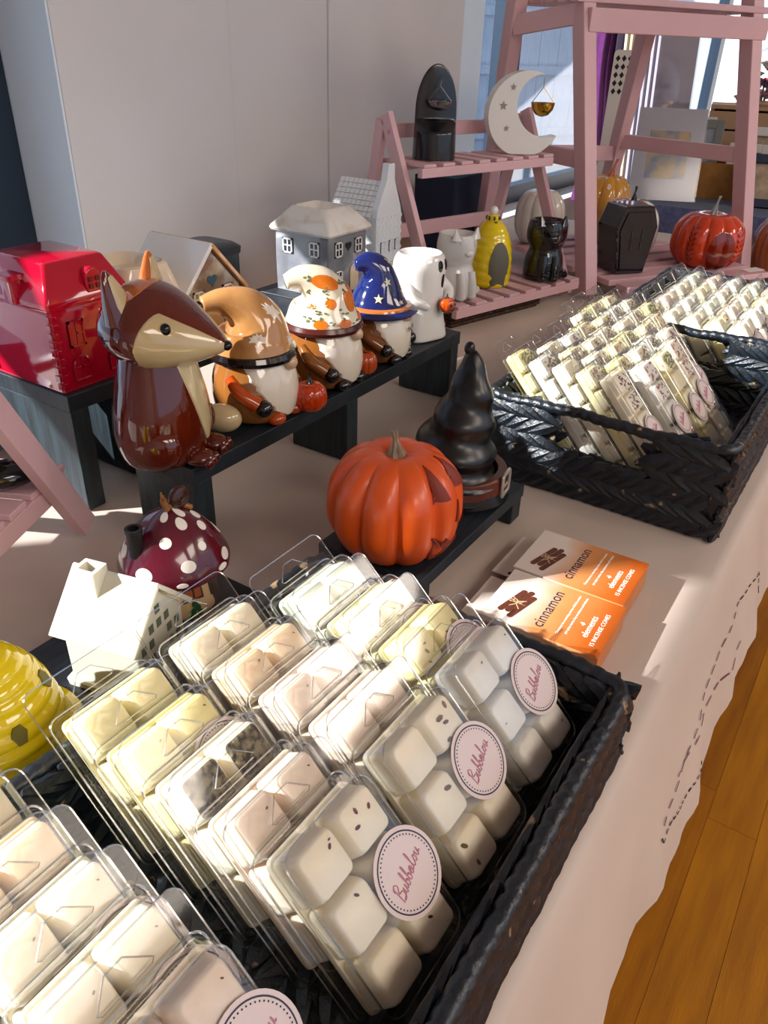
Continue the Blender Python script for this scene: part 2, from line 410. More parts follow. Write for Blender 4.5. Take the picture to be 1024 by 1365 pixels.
def basket(u0, u1, v0, v1, h, label, seed, handles=()):
    rr = random.Random(seed); cx, cy = (u0+u1)/2, (v0+v1)/2; hw, hd = (u1-u0)/2, (v1-v0)/2
    t = thing('woven_basket', label, 'basket', (cx, cy, T), group='black woven rush baskets on the table')
    bb = B().box(-hw+.008, hw-.008, -hd+.008, hd-.008, 0.001, 0.006)
    ob('base', bb, weave, t, smooth=False)
    bl = B()
    n = int(hd*2/0.016)
    for i in range(n):
        y = -hd+0.012+(2*hd-0.024)*(i+.5)/n; x = -hw+0.02
        while x < hw-0.02:
            a = rr.choice((-1, 1))*rr.uniform(.25, .5); leaf(bl, Vector((x, y, 0.007)), Vector((math.cos(a), math.sin(a), 0)), Vector((-math.sin(a), math.cos(a), 0)), Vector((0, 0, 1)), 0.02, 0.008, 0.003); x += 0.024
    ob('base_weave', bl, weave, t, sharp=20, kind='stuff')
    walls = {'x0': (Vector((-hw, hd, 0)), Vector((0, -1, 0)), 2*hd, Vector((-1, 0, 0))), 'x1': (Vector((hw, -hd, 0)), Vector((0, 1, 0)), 2*hd, Vector((1, 0, 0))),
             'y0': (Vector((-hw, -hd, 0)), Vector((1, 0, 0)), 2*hw, Vector((0, -1, 0))), 'y1': (Vector((hw, hd, 0)), Vector((-1, 0, 0)), 2*hw, Vector((0, 1, 0)))}
    for key, (o, d, L, nn) in walls.items():
        b = B(); hole = (0.30*L, 0.72*L, 0.50*h) if key in handles else None
        core = B()
        def cbox(s0, s1, z0, z1):
            p, q = o+d*s0-nn*0.001, o+d*s1-nn*0.007
            core.box(min(p.x, q.x), max(p.x, q.x), min(p.y, q.y), max(p.y, q.y), z0, z1)
        if hole:
            cbox(0, hole[0]+.004, 0.002, h); cbox(hole[1]-.004, L, 0.002, h); cbox(hole[0]+.004, hole[1]-.004, 0.002, hole[2])
        else: cbox(0, L, 0.002, h)
        R = max(2, int(round(h/0.031))); rh = h/R; Z = Vector((0, 0, 1))
        for i in range(R):
            for k, sgn in ((0.27, 1), (0.73, -1)):
                z = (i+k)*rh; s = 0.009+rr.random()*0.006
                while s < L-0.008:
                    inside = hole and hole[0]-0.004 < s < hole[1]+0.004 and z > hole[2]-0.003
                    if not inside:
                        for side, f in ((1, 0.002), (-1, 0.009)):
                            a = sgn*side*rr.uniform(.35, .62); c = o+d*s+nn*(f*side if side > 0 else -f)+Z*(z+rr.uniform(-.001, .001))
                            leaf(b, c, d*math.cos(a)+Z*math.sin(a), Z*math.cos(a)-d*math.sin(a), nn*side, rh*rr.uniform(.66, .84), rh*rr.uniform(.23, .30), rr.uniform(.0050, .0072) if side > 0 else .005, (hw+.0085, hd+.0085))
                    s += 0.0122*rr.uniform(.85, 1.15)*rh/0.027
        wl = ob('woven_wall', b, weave, t, sharp=20, kind='stuff'); ob('wall_core', core, weave, wl, smooth=False)
    rb = B(); rope(rb, 2*hw, 2*hd, h+0.002, 0.0060, rr)
    ob('rim', rb, weave, t, sharp=70)
    return t
basket(0.035, 0.430, 0.068, 0.338, 0.062, 'black woven basket nearest the camera, holding clamshells of chunky wax cubes', 3)
basket(0.775, 1.165, 0.080, 0.352, 0.100, 'black woven basket of slim wax bars, with a handle gap facing the witch hat', 4, ('x0', 'x1'))
basket(1.200, 1.580, 0.085, 0.365, 0.088, 'farthest black woven basket of wax clamshells, behind the basket of slim bars', 5, ('x0',))

# ------------------------------------------------------------------ clamshells of wax melts
SHELL = clear('clear_plastic', 0.014, 0.45, (0.985, 0.985, 0.975, 1))
EDGE = clear('clear_plastic_edge', 0.30, 0.75, (0.96, 0.97, 0.96, 1), 0.12)
LABELM = mat('label_paper', '#e4d3d0', 0.55); NAVY = mat('label_navy', '#1f2040', 0.5); SCRIPT = mat('label_pink', '#d08fa3', 0.5)
def poly_with_hole(outer, inner, z, name, m):
    bm = bmesh.new(); es = []
    for loop in (outer, inner):
        vs = [bm.verts.new((a, b_, z)) for a, b_ in loop]; es += [bm.edges.new((vs[i], vs[(i+1) % len(vs)])) for i in range(len(vs))]
    bmesh.ops.triangle_fill(bm, use_beauty=True, edges=es); bmesh.ops.recalc_face_normals(bm, faces=bm.faces)
    me = bpy.data.meshes.new(name); bm.to_mesh(me); bm.free(); me.materials.append(m); return me
def hole_outline(w, h, cy):
    P = [(-w/2, cy), (-w/2+0.002, cy-0.0015), (w/2-0.002, cy-0.0015), (w/2, cy), (w/2-0.003, cy+0.003), (w*0.16, cy+h), (-w*0.16, cy+h), (-w/2+0.003, cy+0.003)]
    return P
def loft(b, sizes, cy, r, cap1=True):
    return b.rings([[(x, y, z) for x, y in rrect(w, h, rr_, 5, 0, cy)] for w, h, z, rr_ in sizes], False, cap1)
def tube_loop(b, pts, z, r=0.0005):
    return b.sweep([(x, y, z) for x, y in pts], r, 5, closed=True)
PW, PL = 0.080, 0.126; PC = 0.053
six_flange = poly_with_hole(rrect(PW, PL, 0.007, 5, 0, PL/2), hole_outline(0.030, 0.010, PL-0.0165), 0, 'flange', SHELL)
b = B(); loft(b, ((0.071, 0.101, 0.0006, .006), (0.069, 0.099, 0.014, .007), (0.067, 0.097, 0.023, .009), (0.060, 0.090, 0.0263, .008)), PC, 0)
six_lid = b.mesh('lid', SHELL)
b = B(); tube_loop(b, rrect(PW, PL, 0.007, 5, 0, PL/2), 0.0002); tube_loop(b, hole_outline(0.030, 0.010, PL-0.0165), 0.0003, .00045)
tube_loop(b, rrect(0.0735, 0.1035, 0.007, 5, 0, PC), 0.001, .0007); tube_loop(b, rrect(0.0672, 0.0972, 0.009, 5, 0, PC), 0.0227, .0006)
six_edge = b.mesh('rim_edge', EDGE)
def cube_mesh(name, w, h, d, m):
    b = B(); b.rings([[(x, y, z) for x, y in rrect(w*k, h*k, r, 4)] for k, z, r in ((1, 0, .003), (0.975, d*.35, .004), (0.91, d*.80, .004), (0.85, d*.95, .004), (0.77, d, .0035))])
    return b.mesh(name, m, sharp=60)
CW, CH = 0.0295, 0.0290
def wax(name, c, c2): return mat('wax_'+name, c, 0.38, c2, nscale=45, sss=0.35, bump=0.08, bscale=90, thr=(.4, .75))
WAX = {'ivory': wax('ivory', '#f5ecd6', '#efe2c4'), 'butter': wax('butter', '#f5ecc4', '#f0e0a4'), 'white': wax('white', '#f2efe6', '#e6e2d6'),
       'blush': wax('blush', '#f2e2d0', '#e6cdb8'), 'peach': wax('peach', '#f5e2c6', '#ecc99c'), 'lemon': wax('lemon', '#f4eab4', '#ecda88'), 'mint': wax('mint', '#e6ead8', '#d8e2c8')}
SEED = mat('seed_topping', '#3a3126', 0.7, '#8d8265', nscale=260, bump=0.8, bscale=300, thr=(.42, .6))
cubes = {k: cube_mesh('wax_cube', CW, CH, 0.0190, m) for k, m in WAX.items()}
slabs = {}
for k, m in WAX.items():
    b = B(); b.rings([[(x, y, z) for x, y in rrect(w_, h_, .004, 4, 0, PC)] for w_, h_, z in ((.062, .092, .001), (.064, .094, .004), (.063, .093, .0065))]); slabs[k] = b.mesh('wax_base', m)
seedtop = cube_mesh('seed_topping', CW*0.80, CH*0.80, 0.001, SEED)
def specks(n, area, m, size, seed, name='botanicals'):
    r = random.Random(seed); b = B()
    for _ in range(n):
        x, y, z = area(r); a = r.random()*PI; s = size*r.uniform(.5, 1.2)
        b.ell((x, y, z), (s, s*.5, s*.3), 6, 3, Matrix.Rotation(a, 3, 'Z'))
    return b.mesh(name, m)
def on_cubes(r):
    i, j = r.choice((-1, 1)), r.choice((-1, 0, 1)); return (i*.0158+r.uniform(-.0095, .0095), PC+j*.0305+r.uniform(-.0095, .0095), 0.0252)
PETAL = mat('petal_red', '#5c1226', 0.6); HERB = mat('herb_brown', '#6b5330', 0.7); LEAFG = mat('herb_green', '#6f7a45', 0.7); STRAW = mat('straw_bits', '#8a7038', 0.7)
BOT = {'petal': specks(14, on_cubes, PETAL, .0022, 1), 'herb': specks(12, on_cubes, HERB, .0032, 2), 'straw': specks(16, on_cubes, STRAW, .0026, 3), 'few': specks(5, on_cubes, HERB, .0016, 4)}
# script lettering on the round labels
GL = {'B': [(0, 0), (.08, .55), (.12, 1), (.0, .8), (.3, 1.05), (.5, .8), (.18, .52), (.55, .38), (.42, .02), (.1, .03), (.6, .1)],
      'u': [(0, .12), (.08, .42), (.06, .1), (.2, .02), (.36, .42), (.34, .08), (.5, .1)], 'b': [(0, .1), (.22, .8), (.16, 1), (.08, .6), (.08, .05), (.28, .05), (.3, .36), (.14, .34), (.42, .2)],
      'a': [(0, .1), (.34, .4), (.12, .38), (.06, .1), (.22, .02), (.36, .38), (.34, .06), (.5, .1)], 'l': [(0, .1), (.24, .8), (.18, 1), (.09, .4), (.16, .02), (.36, .12)],
      'o': [(0, .12), (.2, .4), (.06, .2), (.2, .0), (.34, .2), (.2, .4), (.48, .3)]}
def script_mesh(word, width, r):
    x = 0; b = B(); adv = {'B': .62, 'u': .5, 'b': .42, 'a': .5, 'l': .36, 'o': .48}; tot = sum(adv[c] for c in word); s = width/tot
    for c in word:
        P = crv([((x+a)*s-width/2, (q*1.05+0.12*(x+a)-.6)*s*1.25, 0) for a, q in GL[c]], 4)
        b.sweep(P, r, 4); x += adv[c]
    return b.mesh('lettering', SCRIPT)
LR = 0.0225
def label_meshes(LR):
    d = B(); d.rings([[(r_*math.cos(2*PI*i/40), r_*math.sin(2*PI*i/40), z) for i in range(40)] for r_, z in ((LR, 0), (LR, .0003))])
    rg = B().annulus((0, 0, .00045), LR*.865, LR*.90, 48)
    dt = B()
    for i in range(52): a = 2*PI*i/52; dt.disc((LR*.80*math.cos(a), LR*.80*math.sin(a), .00045), LR*.022, 6)
    return d.mesh('label', LABELM), rg.mesh('ring', NAVY), dt.mesh('dots', NAVY), script_mesh('Bubbalou', LR*1.2, LR*.0125)
LM = label_meshes(LR); LMB = label_meshes(0.0185)
def add_label(t, x, y, z, LMs, rot=0):
    o = ob('label', LMs[0], None, t, (x, y, z)); o.rotation_euler = (0, 0, rot); o['label'] = 'round paper label with a navy ring and pink script'
    ob('ring', LMs[1], None, o); ob('dots', LMs[2], None, o); ob('lettering', LMs[3], None, o, (0, 0, .0006))
def six_pack(u, v, z, E, label, waxk, bot=None, lab=None, seed=False, rz=0, group='wax cube clamshells', sc_=1.03):
    M = Matrix.Translation((u, v, T+z)) @ Matrix.Rotation(rz, 4, 'Z') @ Matrix.Rotation(math.radians(E), 4, 'X') @ Matrix.Scale(sc_, 4)
    t = thing('wax_clamshell', label, 'wax melts', group=group, M=M)
    ob('flange', six_flange, None, t); ob('lid', six_lid, None, t); ob('rim_edge', six_edge, None, t); ob('wax_base', slabs[waxk], None, t)
    for j in (-1, 0, 1):
        for i in (-1, 1):
            c = ob('wax_cube', cubes[waxk], None, t, (i*.0158, PC+j*.0305, .0060))
            if seed and j == 1: ob('seed_topping', seedtop, None, c, (0, 0, .0188))
    if bot: ob('botanicals', BOT[bot], None, t, kind='stuff')
    if lab: add_label(t, lab[0], PC+lab[1], .0266, LM, 0.25)
    return t
ORD = ['frontmost', 'second', 'third', 'fourth', 'fifth', 'sixth', 'seventh', 'eighth']
E0 = 45
ROW_C = [('ivory', 'petal', (.018, -.005), 0, 'with red petal flecks and round label, nearest the camera'), ('blush', 'few', None, 0, 'of pinkish cubes, just behind the petal-flecked front one'),
         ('ivory', None, None, 1, 'topped with dark seeds'), ('lemon', 'few', (.018, .004), 0, 'of yellow cubes, half-hidden label, behind the seed-topped one'), ('butter', None, None, 0, 'of pale yellow cubes, nearest the yellow beehive')]
for k, (wx, bt, lb, sd_, tx) in enumerate(ROW_C):
    six_pack(0.2040, 0.104+0.0402*k, 0.012, E0, 'clear wax clamshell ' + tx, wx, bt, lb, sd_, rz=-0.015)
ROW_A = [('ivory', 'herb', (.020, .0), 'of ivory cubes with brown herb flecks and full round label'), ('blush', 'few', (.02, -.004), 'of blush cubes behind the herb-flecked front one'), ('blush', 'few', None, 'of pinkish-white cubes, third back in the middle row'),
         ('peach', 'few', None, 'of peach-tinted cubes, fourth back in the middle row'), ('ivory', None, None, 'of ivory cubes closest to the mushroom house')]
for k, (wx, bt, lb, tx) in enumerate(ROW_A):
    six_pack(0.2880, 0.103+0.0402*k, 0.012, E0, 'clear wax clamshell ' + tx, wx, bt, lb, False, rz=-0.015)
ROW_B = [('white', 'few', (.020, .0), 'of white marbled cubes with a round label'), ('lemon', 'straw', (.018, .006), 'of yellow cubes behind the white marbled one'), ('butter', 'straw', (.02, .0), 'of butter cubes with straw flecks and large label, near the pumpkin'), ('mint', None, (.02, -.008), 'of greenish white cubes, closest to the pumpkin')]
for k, (wx, bt, lb, tx) in enumerate(ROW_B):
    six_pack(0.3715, 0.103+0.0445*k, 0.012, E0, 'wax clamshell ' + tx, wx, bt, lb, False, rz=0.0)
ROW_D = [('blush', 'few', (.018, .004)), ('ivory', 'few', (.018, .0)), ('ivory', 'few', (.019, 0)), ('peach', None, None), ('ivory', None, None)]
for k, (wx, bt, lb) in enumerate(ROW_D):
    six_pack(0.0930, 0.103+0.0404*k, 0.012, E0, 'clear wax clamshell, %s in the row at the lower left corner' % ORD[k], wx, bt, lb, False, rz=0.0)

# slim bars -----------------------------------------------------------------
BW, BL_ = 0.047, 0.184
bar_flange = poly_with_hole(rrect(BW, BL_, 0.005, 5, 0, BL_/2), hole_outline(0.020, 0.008, BL_-0.013), 0, 'flange', SHELL)
b = B(); loft(b, ((0.041, 0.163, .0006, .004), (0.039, 0.161, .016, .005), (0.035, 0.157, .0195, .005)), .084, 0); bar_lid = b.mesh('lid', SHELL)
b = B(); tube_loop(b, rrect(BW, BL_, 0.005, 5, 0, BL_/2), 0.0002); tube_loop(b, hole_outline(0.020, 0.008, BL_-0.013), 0.0003, .00045); tube_loop(b, rrect(0.0395, 0.1615, 0.005, 5, 0, .084), .016, .0005)
bar_edge = b.mesh('rim_edge', EDGE)
bcube = {}; bslab = {}
for k, m in WAX.items():
    bcube[k] = cube_mesh('wax_segment', .034, .0235, .0085, m)
    b = B(); b.rings([[(x, y, z) for x, y in rrect(w_, h_, .003, 4, 0, .084)] for w_, h_, z in ((.035, .155, .001), (.0365, .157, .005), (.036, .156, .009))]); bslab[k] = b.mesh('wax_base', m)
def on_bar(segs):
    def f(r): j = r.choice(segs); return (r.uniform(-.0125, .0125), .084+(j-2.5)*.0258+r.uniform(-.0085, .0085), .0177)
    return f
BB = {'petal': specks(60, on_bar((4, 5)), mat('petal_dark', '#6b1e30', .6), .0020, 11), 'herb': specks(60, on_bar((4, 5)), HERB, .0022, 12), 'rose': specks(60, on_bar((2, 4, 5)), mat('petal_rose', '#a8645a', .6), .0024, 13),
      'lav': specks(60, on_bar((4, 5)), mat('petal_lavender', '#75557f', .6), .0022, 14), 'green': specks(40, on_bar((5,)), LEAFG, .0024, 15)}
def bar_pack(u, v, z, E, label, waxk, bot, lab, rz):
    M = Matrix.Translation((u, v, T+z)) @ Matrix.Rotation(rz, 4, 'Z') @ Matrix.Rotation(math.radians(E), 4, 'X')
    t = thing('wax_snap_bar', label, 'wax melts', group='slim wax bars in the right basket', M=M)
    ob('flange', bar_flange, None, t); ob('lid', bar_lid, None, t); ob('rim_edge', bar_edge, None, t); ob('wax_base', bslab[waxk], None, t)
    for j in range(6): ob('wax_segment', bcube[waxk], None, t, (0, .084+(j-2.5)*.0258, .009))
    if bot: ob('botanicals', BB[bot], None, t, kind='stuff')
    if lab is not None: add_label(t, 0, .084+lab, .0199, LMB, 0.3)
COLS = ['nearest the handle', 'second from the handle', 'third from the handle', 'fourth from the handle', 'fifth from the handle', 'sixth from the handle', 'farthest from the handle']
rb_ = random.Random(21)
bots = ['petal', 'herb', 'rose', 'lav', 'green', 'petal', None, 'herb']; wk = ['ivory', 'butter', 'ivory', 'white', 'lemon', 'ivory', 'butter']
for ci in range(7):
    u = 0.818+0.0500*ci; v0 = (0.128, 0.112, 0.106, 0.110, 0.128, 0.160, 0.185)[ci]; n = (5, 5, 5, 5, 5, 4, 3)[ci]
    for k in range(n):
        lab = 0.0 if k == 0 or rb_.random() < .2 else None
        bar_pack(u+rb_.uniform(-.0008, .0008), v0+0.0285*k, 0.013, 48, 'slim clear-packed wax bar, %s in the file %s' % (ORD[k], COLS[ci]), wk[(ci*3+k) % 7], bots[(ci*2+k*3) % 8] if k or ci % 2 == 0 else 'rose', lab, rb_.uniform(-.008, .004))
FAR = ['nearest the slim bars', 'second from the slim bars', 'third from the slim bars', 'farthest from the slim bars']
wk2 = ['ivory', 'white', 'butter', 'blush', 'ivory', 'mint']
for ci in range(4):
    for k in range(5):
        six_pack(1.262+.086*ci, 0.126+.035*k, 0.013, 52, 'distant clear wax clamshell, %s in the far-basket row %s' % (ORD[k], FAR[ci]), wk2[(ci+2*k) % 6], ('few', 'herb', None)[(ci+k) % 3], (.016, 0) if k == 0 else None, False, rz=rb_.uniform(-.02, .02), group='wax clamshells in the far basket', sc_=1.0)

# ------------------------------------------------------------------ incense cartons
PR = grad_mat('carton_print', 1, [(-.055, '#a8460c'), (-.01, '#b85a1a'), (.022, '#cc8a52'), (.048, '#d6cabd'), (.10, '#d2c7bc')])
PS = grad_mat('carton_side_print', 1, [(-.055, '#b9602a'), (.01, '#cf9668'), (.045, '#d0c5ba'), (.10, '#c8beb6')])
CREAM = mat('carton_cream', '#d9cdc0', .5); DKNAVY = mat('print_navy', '#262a44', .5); WHT = mat('print_white', '#f3e9e0', .5); STICK = mat('print_cinnamon', '#4a2316', .5, '#6b3420', nscale=200, stretch=(1, 6, 1)); TWINE = mat('print_twine', '#d8b48a', .5)
tm = {'t': text_mesh('title', 'cinnamon', .0148, DKNAVY), 'a': text_mesh('small_print', 'Cinnamon is a warming aroma which is sweet', .0033, WHT), 'b': text_mesh('small_print', 'yet spicy warms that motivates and relaxes', .0033, WHT),
      'l': text_mesh('brand_lettering', 'elements', .0088, WHT), 'c': text_mesh('count_lettering', '15 INCENSE CONES', .0056, WHT)}
def carton(u, v, rz, label):
    t = thing('incense_box', label, 'box', (u, v, T), rz, group='cinnamon incense cartons')
    w2, l2, h = .0395, .0535, .0248
    ob('carton', B().box(-w2, w2, -l2, l2, .0003, h-.0002), PS, t, smooth=False, bevel=.0006)
    f = ob('front_panel', B().box(-w2+.0004, w2-.0004, -l2+.0004, l2-.0004, h-.0004, h), PR, t, smooth=False)
    z = h+.0001
    ob('title', tm['t'], None, f, (0.0, .004, z)); ob('small_print', tm['a'], None, f, (0.002, -.0135, z)); ob('small_print', tm['b'], None, f, (0.004, -.0200, z))
    ob('brand_lettering', tm['l'], None, f, (-.004, -.0345, z)); ob('count_lettering', tm['c'], None, f, (-.004, -.0435, z))
    flame = B().add([(-.0065, -.0285, z), (-.0035, -.0305, z), (-.0015, -.0285, z), (-.0030, -.0255, z), (-.0045, -.0275, z)], [(0, 1, 2, 3, 4)]); ob('brand_mark', flame, WHT, f, smooth=False)
    s = B()
    RZ = Matrix.Rotation(math.radians(-14), 4, 'Z')
    for q, o_ in ((-.0058, -.003), (0, .002), (.0058, -.001)): s.prism([tuple((RZ @ Vector((x_, y_, 0)))[:2]) for x_, y_ in rrect(.040, .0052, .0025, 3, -.014+o_, .027+q)], z, z+.0003)
    ob('cinnamon_picture', s, STICK, f, smooth=False)
    tw = B()
    for dx, a in ((0, 0), (.0025, .2), (-.004, .9), (-.003, -.9), (.006, .5), (.005, -.5)):
        d = Vector((math.sin(a), math.cos(a), 0))*.0075; c = Vector((-.0085+dx*.5, .0305, z+.0005)); tw.bar(c-d, c+d, .0008, .0001)
    ob('twine_picture', tw, TWINE, f, smooth=False)
    st = B()
    for i in range(3):
        st.box(-w2-.0001, -w2, .008, .045-.004*i, .0185-.0035*i, .0195-.0035*i); st.box(-w2-.0001, -w2, -.048, -.018-.003*i, .0185-.0035*i, .0192-.0035*i)
    ob('side_print', st, mat('print_grey', '#a08c80', .5), t, smooth=False)
    fl_ = ob('end_flap', B().box(-w2+.002, w2-.003, l2+.0004, l2+.021, .0090, .0098), CREAM, t, smooth=False)
    ob('thumb_notch', B().disc((.030-.062, l2+.004, .0100), .0028, 14), mat('notch_shadow', '#17130f', .8), fl_, smooth=False)
    return t
carton(.6125, .165, .012, 'cinnamon incense carton farther from the camera, next to the slim-bar basket')
carton(.5315, .160, .03, 'cinnamon incense carton nearer the camera, against the front basket')
# ------------------------------------------------------------------ black wooden risers
BLK = mat('black_stain', '#10161c', 0.5, '#1f2a33', nscale=14, bump=0.2, bscale=60, stretch=(1, 12, 1))
BLKT = mat('black_stain_vertical', '#131b20', 0.5, '#24343a', nscale=14, bump=0.2, bscale=60, stretch=(10, 10, 1))
def riser(u0, u1, v0, v1, h, legs, label, th=0.018, legt=0.022):
    t = thing('display_riser', label, 'riser', ((u0+u1)/2, (v0+v1)/2, T), group='black wooden risers'); cx, cy = (u0+u1)/2, (v0+v1)/2
    ob('top_board', B().box(u0-cx, u1-cx, v0-cy, v1-cy, h-th, h), BLK, t, smooth=False, bevel=.001)
    for x in legs: ob('leg', B().box(x-cx, x-cx+legt, v0-cy+.001, v1-cy-.001, .0006, h-th), BLKT, t, smooth=False, bevel=.0008)
    return t
H1 = 0.096
riser(.440, .968, .496, .584, H1, (.443, .691, .944), 'long black wooden riser carrying the fox, gnomes and ghost')
H2 = 0.134
riser(.428, .538, .652, .775, H2, (.429, .515), 'black wooden riser under the red house')
riser(.548, .905, .690, .830, .110, (.549, .880), 'black wooden riser under the brown house')
riser(.925, 1.115, .700, .850, .105, (.926, 1.090), 'black wooden riser under the grey house')
riser(.478, .700, .266, .377, .040, (.479, .676), 'low black riser under the pumpkin and witch hat', .014)
riser(.100, .398, .349, .474, .030, (.101, .374), 'low dark plank riser under the beehive and mushroom house', .012)

# ------------------------------------------------------------------ ceramic houses
WHITE = ceramic('glaze_white', '#e9e6e0', '#e0ddd6', nscale=8); IVORY = ceramic('glaze_ivory', '#e2dac9', '#d8cfba', nscale=9); DARK = mat('dark_recess', '#14110f', .7); PANE = mat('dark_pane', '#262c33', .25)
def grid_window(t, f, w, h, cx, cz, m, pm, arched=False, pad=.003, mull=True, name='window'):
    """window in face plane: f(a, z, d) -> xyz with d outwards"""
    o = ob(name, B().prism(arch(w, h) if arched else rrect(w, h, .001, 2, 0, h/2), .0001, .0012, lambda a, z, d: f(cx+a, cz+z, d)), pm, t, smooth=False)
    fr = B(); bw = w*.12
    if arched:
        P = arch(w, h, 10); fr.sweep([f(cx+a, cz+z, .0012) for a, z in P], bw*.6, 6, closed=True)
    else:
        for a0, a1, z0, z1 in ((-w/2, -w/2+bw, 0, h), (w/2-bw, w/2, 0, h), (-w/2, w/2, 0, bw), (-w/2, w/2, h-bw, h)): fr.prism([(a0, z0), (a1, z0), (a1, z1), (a0, z1)], 0, .0022, lambda a, z, d: f(cx+a, cz+z, d))
    if mull:
        for a0, a1, z0, z1 in ((-bw*.4, bw*.4, 0, h*.97), (-w/2, w/2, h*.48, h*.56)): fr.prism([(a0, z0), (a1, z0), (a1, z1), (a0, z1)], 0, .0020, lambda a, z, d: f(cx+a, cz+z, d))
    ob('frame', fr, m, o, smooth=False)
    return o
def rect_rings(b, L, cap0=True, cap1=True):
    """stacked rounded rectangles (w, d, z, r [, dx, dy])"""
    return b.rings([[(x, y, q[2]) for x, y in rrect(q[0], q[1], q[3], 4, *(q[4:6] if len(q) > 4 else (0, 0)))] for q in L], cap0, cap1)
# red house: mansard lid, chimney on the left face
RED = ceramic('glaze_red', '#b3092b', '#a00826', nscale=6, rough=.07)
t = thing('house_jar', 'glossy red ceramic house jar with mansard lid, on the leftmost black riser', 'house ornament', (.478, .716, T+H2), .0)
W, D, Hb = .094, .112, .082
body = ob('body', rect_rings(B(), ((W, D, .0004, .003), (W, D, .003, .004), (W+.002, D+.002, Hb-.004, .004), (W, D, Hb, .003))), RED, t)
lid = ob('lid', rect_rings(B(), ((W+.004, D+.004, Hb+.0006, .003), (W+.006, D+.006, Hb+.006, .004), (W+.004, D+.004, Hb+.009, .003), (W-.024, D-.026, Hb+.040, .004), (W-.030, D-.032, Hb+.042, .004))), RED, t)
ff = lambda a, z, d: (a, -D/2-.001-d, z); fl2 = lambda a, z, d: (-W/2-.001-d, -a, z)
for x in (-.022, .022):
    grid_window(t, ff, .018, .026, x, .044, RED, RED, False); grid_window(t, ff, .018, .024, x, .010, RED, RED, True)
qz = B()
for x in (-W/2, W/2-.008):
    for i in range(9): qz.box(x, x+(.008 if i % 2 else .006), -D/2-.0014, -D/2, .004+i*.0085, .0105+i*.0085)
for i in range(9): qz.box(-W/2-.0014, -W/2, -D/2, -D/2+(.008 if i % 2 else .006), .004+i*.0085, .0105+i*.0085); qz.box(-W/2-.0014, -W/2, D/2-.008, D/2, .004+i*.0085, .0105+i*.0085)
ob('quoins', qz, RED, t, bevel=.0008, kind='stuff')
ch = B(); ch.rings([[(x, y, z) for x, y in rrect(w_, d_, .002, 3, -W/2-.001, -.006)] for w_, d_, z in ((.010, .017, Hb+.002), (.014, .017, Hb+.024), (.020, .023, Hb+.025), (.020, .023, Hb+.030))]); ob('chimney', ch, RED, lid)
dm = lambda a, z, d: (a, -D/2+.012-d+(.075-0)*0, z)
b = B(); b.prism(arch(.018, .024), 0, .012, lambda a, z, d: (a+.008, -D/2+.010-d, Hb+.010+z)); dw = ob('dormer', b, RED, lid, bevel=.0015)
b = B()
for x in (-.004, .004):
    for z in (.006, .013): b.prism(rrect(.005, .005, .001, 2), 0, .001, lambda a, zz, d: (a+.008+x, -D/2-.0022-d, Hb+.010+z+zz))
ob('dormer_panes', b, mat('red_deep', '#5c0416', .2), lid)  # panes in a deeper red than the glaze
# brown gabled burner house
BRN = ceramic('glaze_taupe', '#7d6450', '#b39f86', nscale=22, thr=(.5, .62)); TAN = ceramic('glaze_tan', '#cf9a66', '#c28a55', nscale=6); CRM = ceramic('glaze_cream', '#e4d3b8', '#d8bfa0', nscale=9)
t = thing('house_burner', 'brown and tan ceramic house burner with heart cutout gable, behind the fox', 'house ornament', (.662, .752, T+.110), .0, scale=.93)
W, D = .100, .105
gab = [(-.052, .0005), (.052, .0005), (.052, .072), (.0, .126), (-.052, .072)]
ob('body', B().prism([(x+.030, z) for x, z in gab], -D/2, D/2, lambda a, z, d: (a, d, z)), BRN, t, smooth=False, bevel=.002)
ob('side_wing', rect_rings(B(), ((.088, .098, .0005, .006, -.062, .004), (.090, .100, .060, .008, -.062, .004), (.096, .104, .080, .012, -.062, .004), (.074, .090, .118, .020, -.060, .004), (.068, .084, .120, .020, -.060, .004), (.060, .076, .116, .02, -.060, .004), (.050, .064, .106, .02, -.060, .004))), CRM, t)
for s, nm in ((-1, WHITE), (1, TAN)):  # left slope white: the sunlight on it is put into the glaze colour
    a = Vector((.030+s*.060, 0, .064)); c = Vector((.030-s*.003, 0, .1305)); b = B(); n_ = Vector((s*.7, 0, .72)).normalized()*.006
    b.add([p+Vector((0, y, 0)) for y in (-D/2-.006, D/2+.004) for p in (a, c, c+n_, a+n_)], [(0, 1, 2, 3), (7, 6, 5, 4), (0, 4, 5, 1), (1, 5, 6, 2), (2, 6, 7, 3), (3, 7, 4, 0)])
    ob('roof_slope', b, nm, t, smooth=False, bevel=.0012)
ff = lambda a, z, d: (a+.030, -D/2-d, z)
b = B().prism([(x*.009, z*.009+.086) for x, z in heart()], 0, .001, ff); ob('heart_cutout', b, mat('teal_heart', '#234a58', .4), t, smooth=False)
for x in (-.027, .027):
    grid_window(t, ff, .019, .021, x, .055, CRM, BRN); grid_window(t, ff, .019, .021, x, .018, CRM, BRN)
ob('door', B().prism(arch(.024, .038), .0002, .002, lambda a, z, d: ff(a, z+.004, d)), TAN, t, bevel=.0006)
fr = lambda a, z, d: (.082+d, a, z)
for y in (-.025, .025): grid_window(t, fr, .019, .021, y, .040, CRM, BRN)
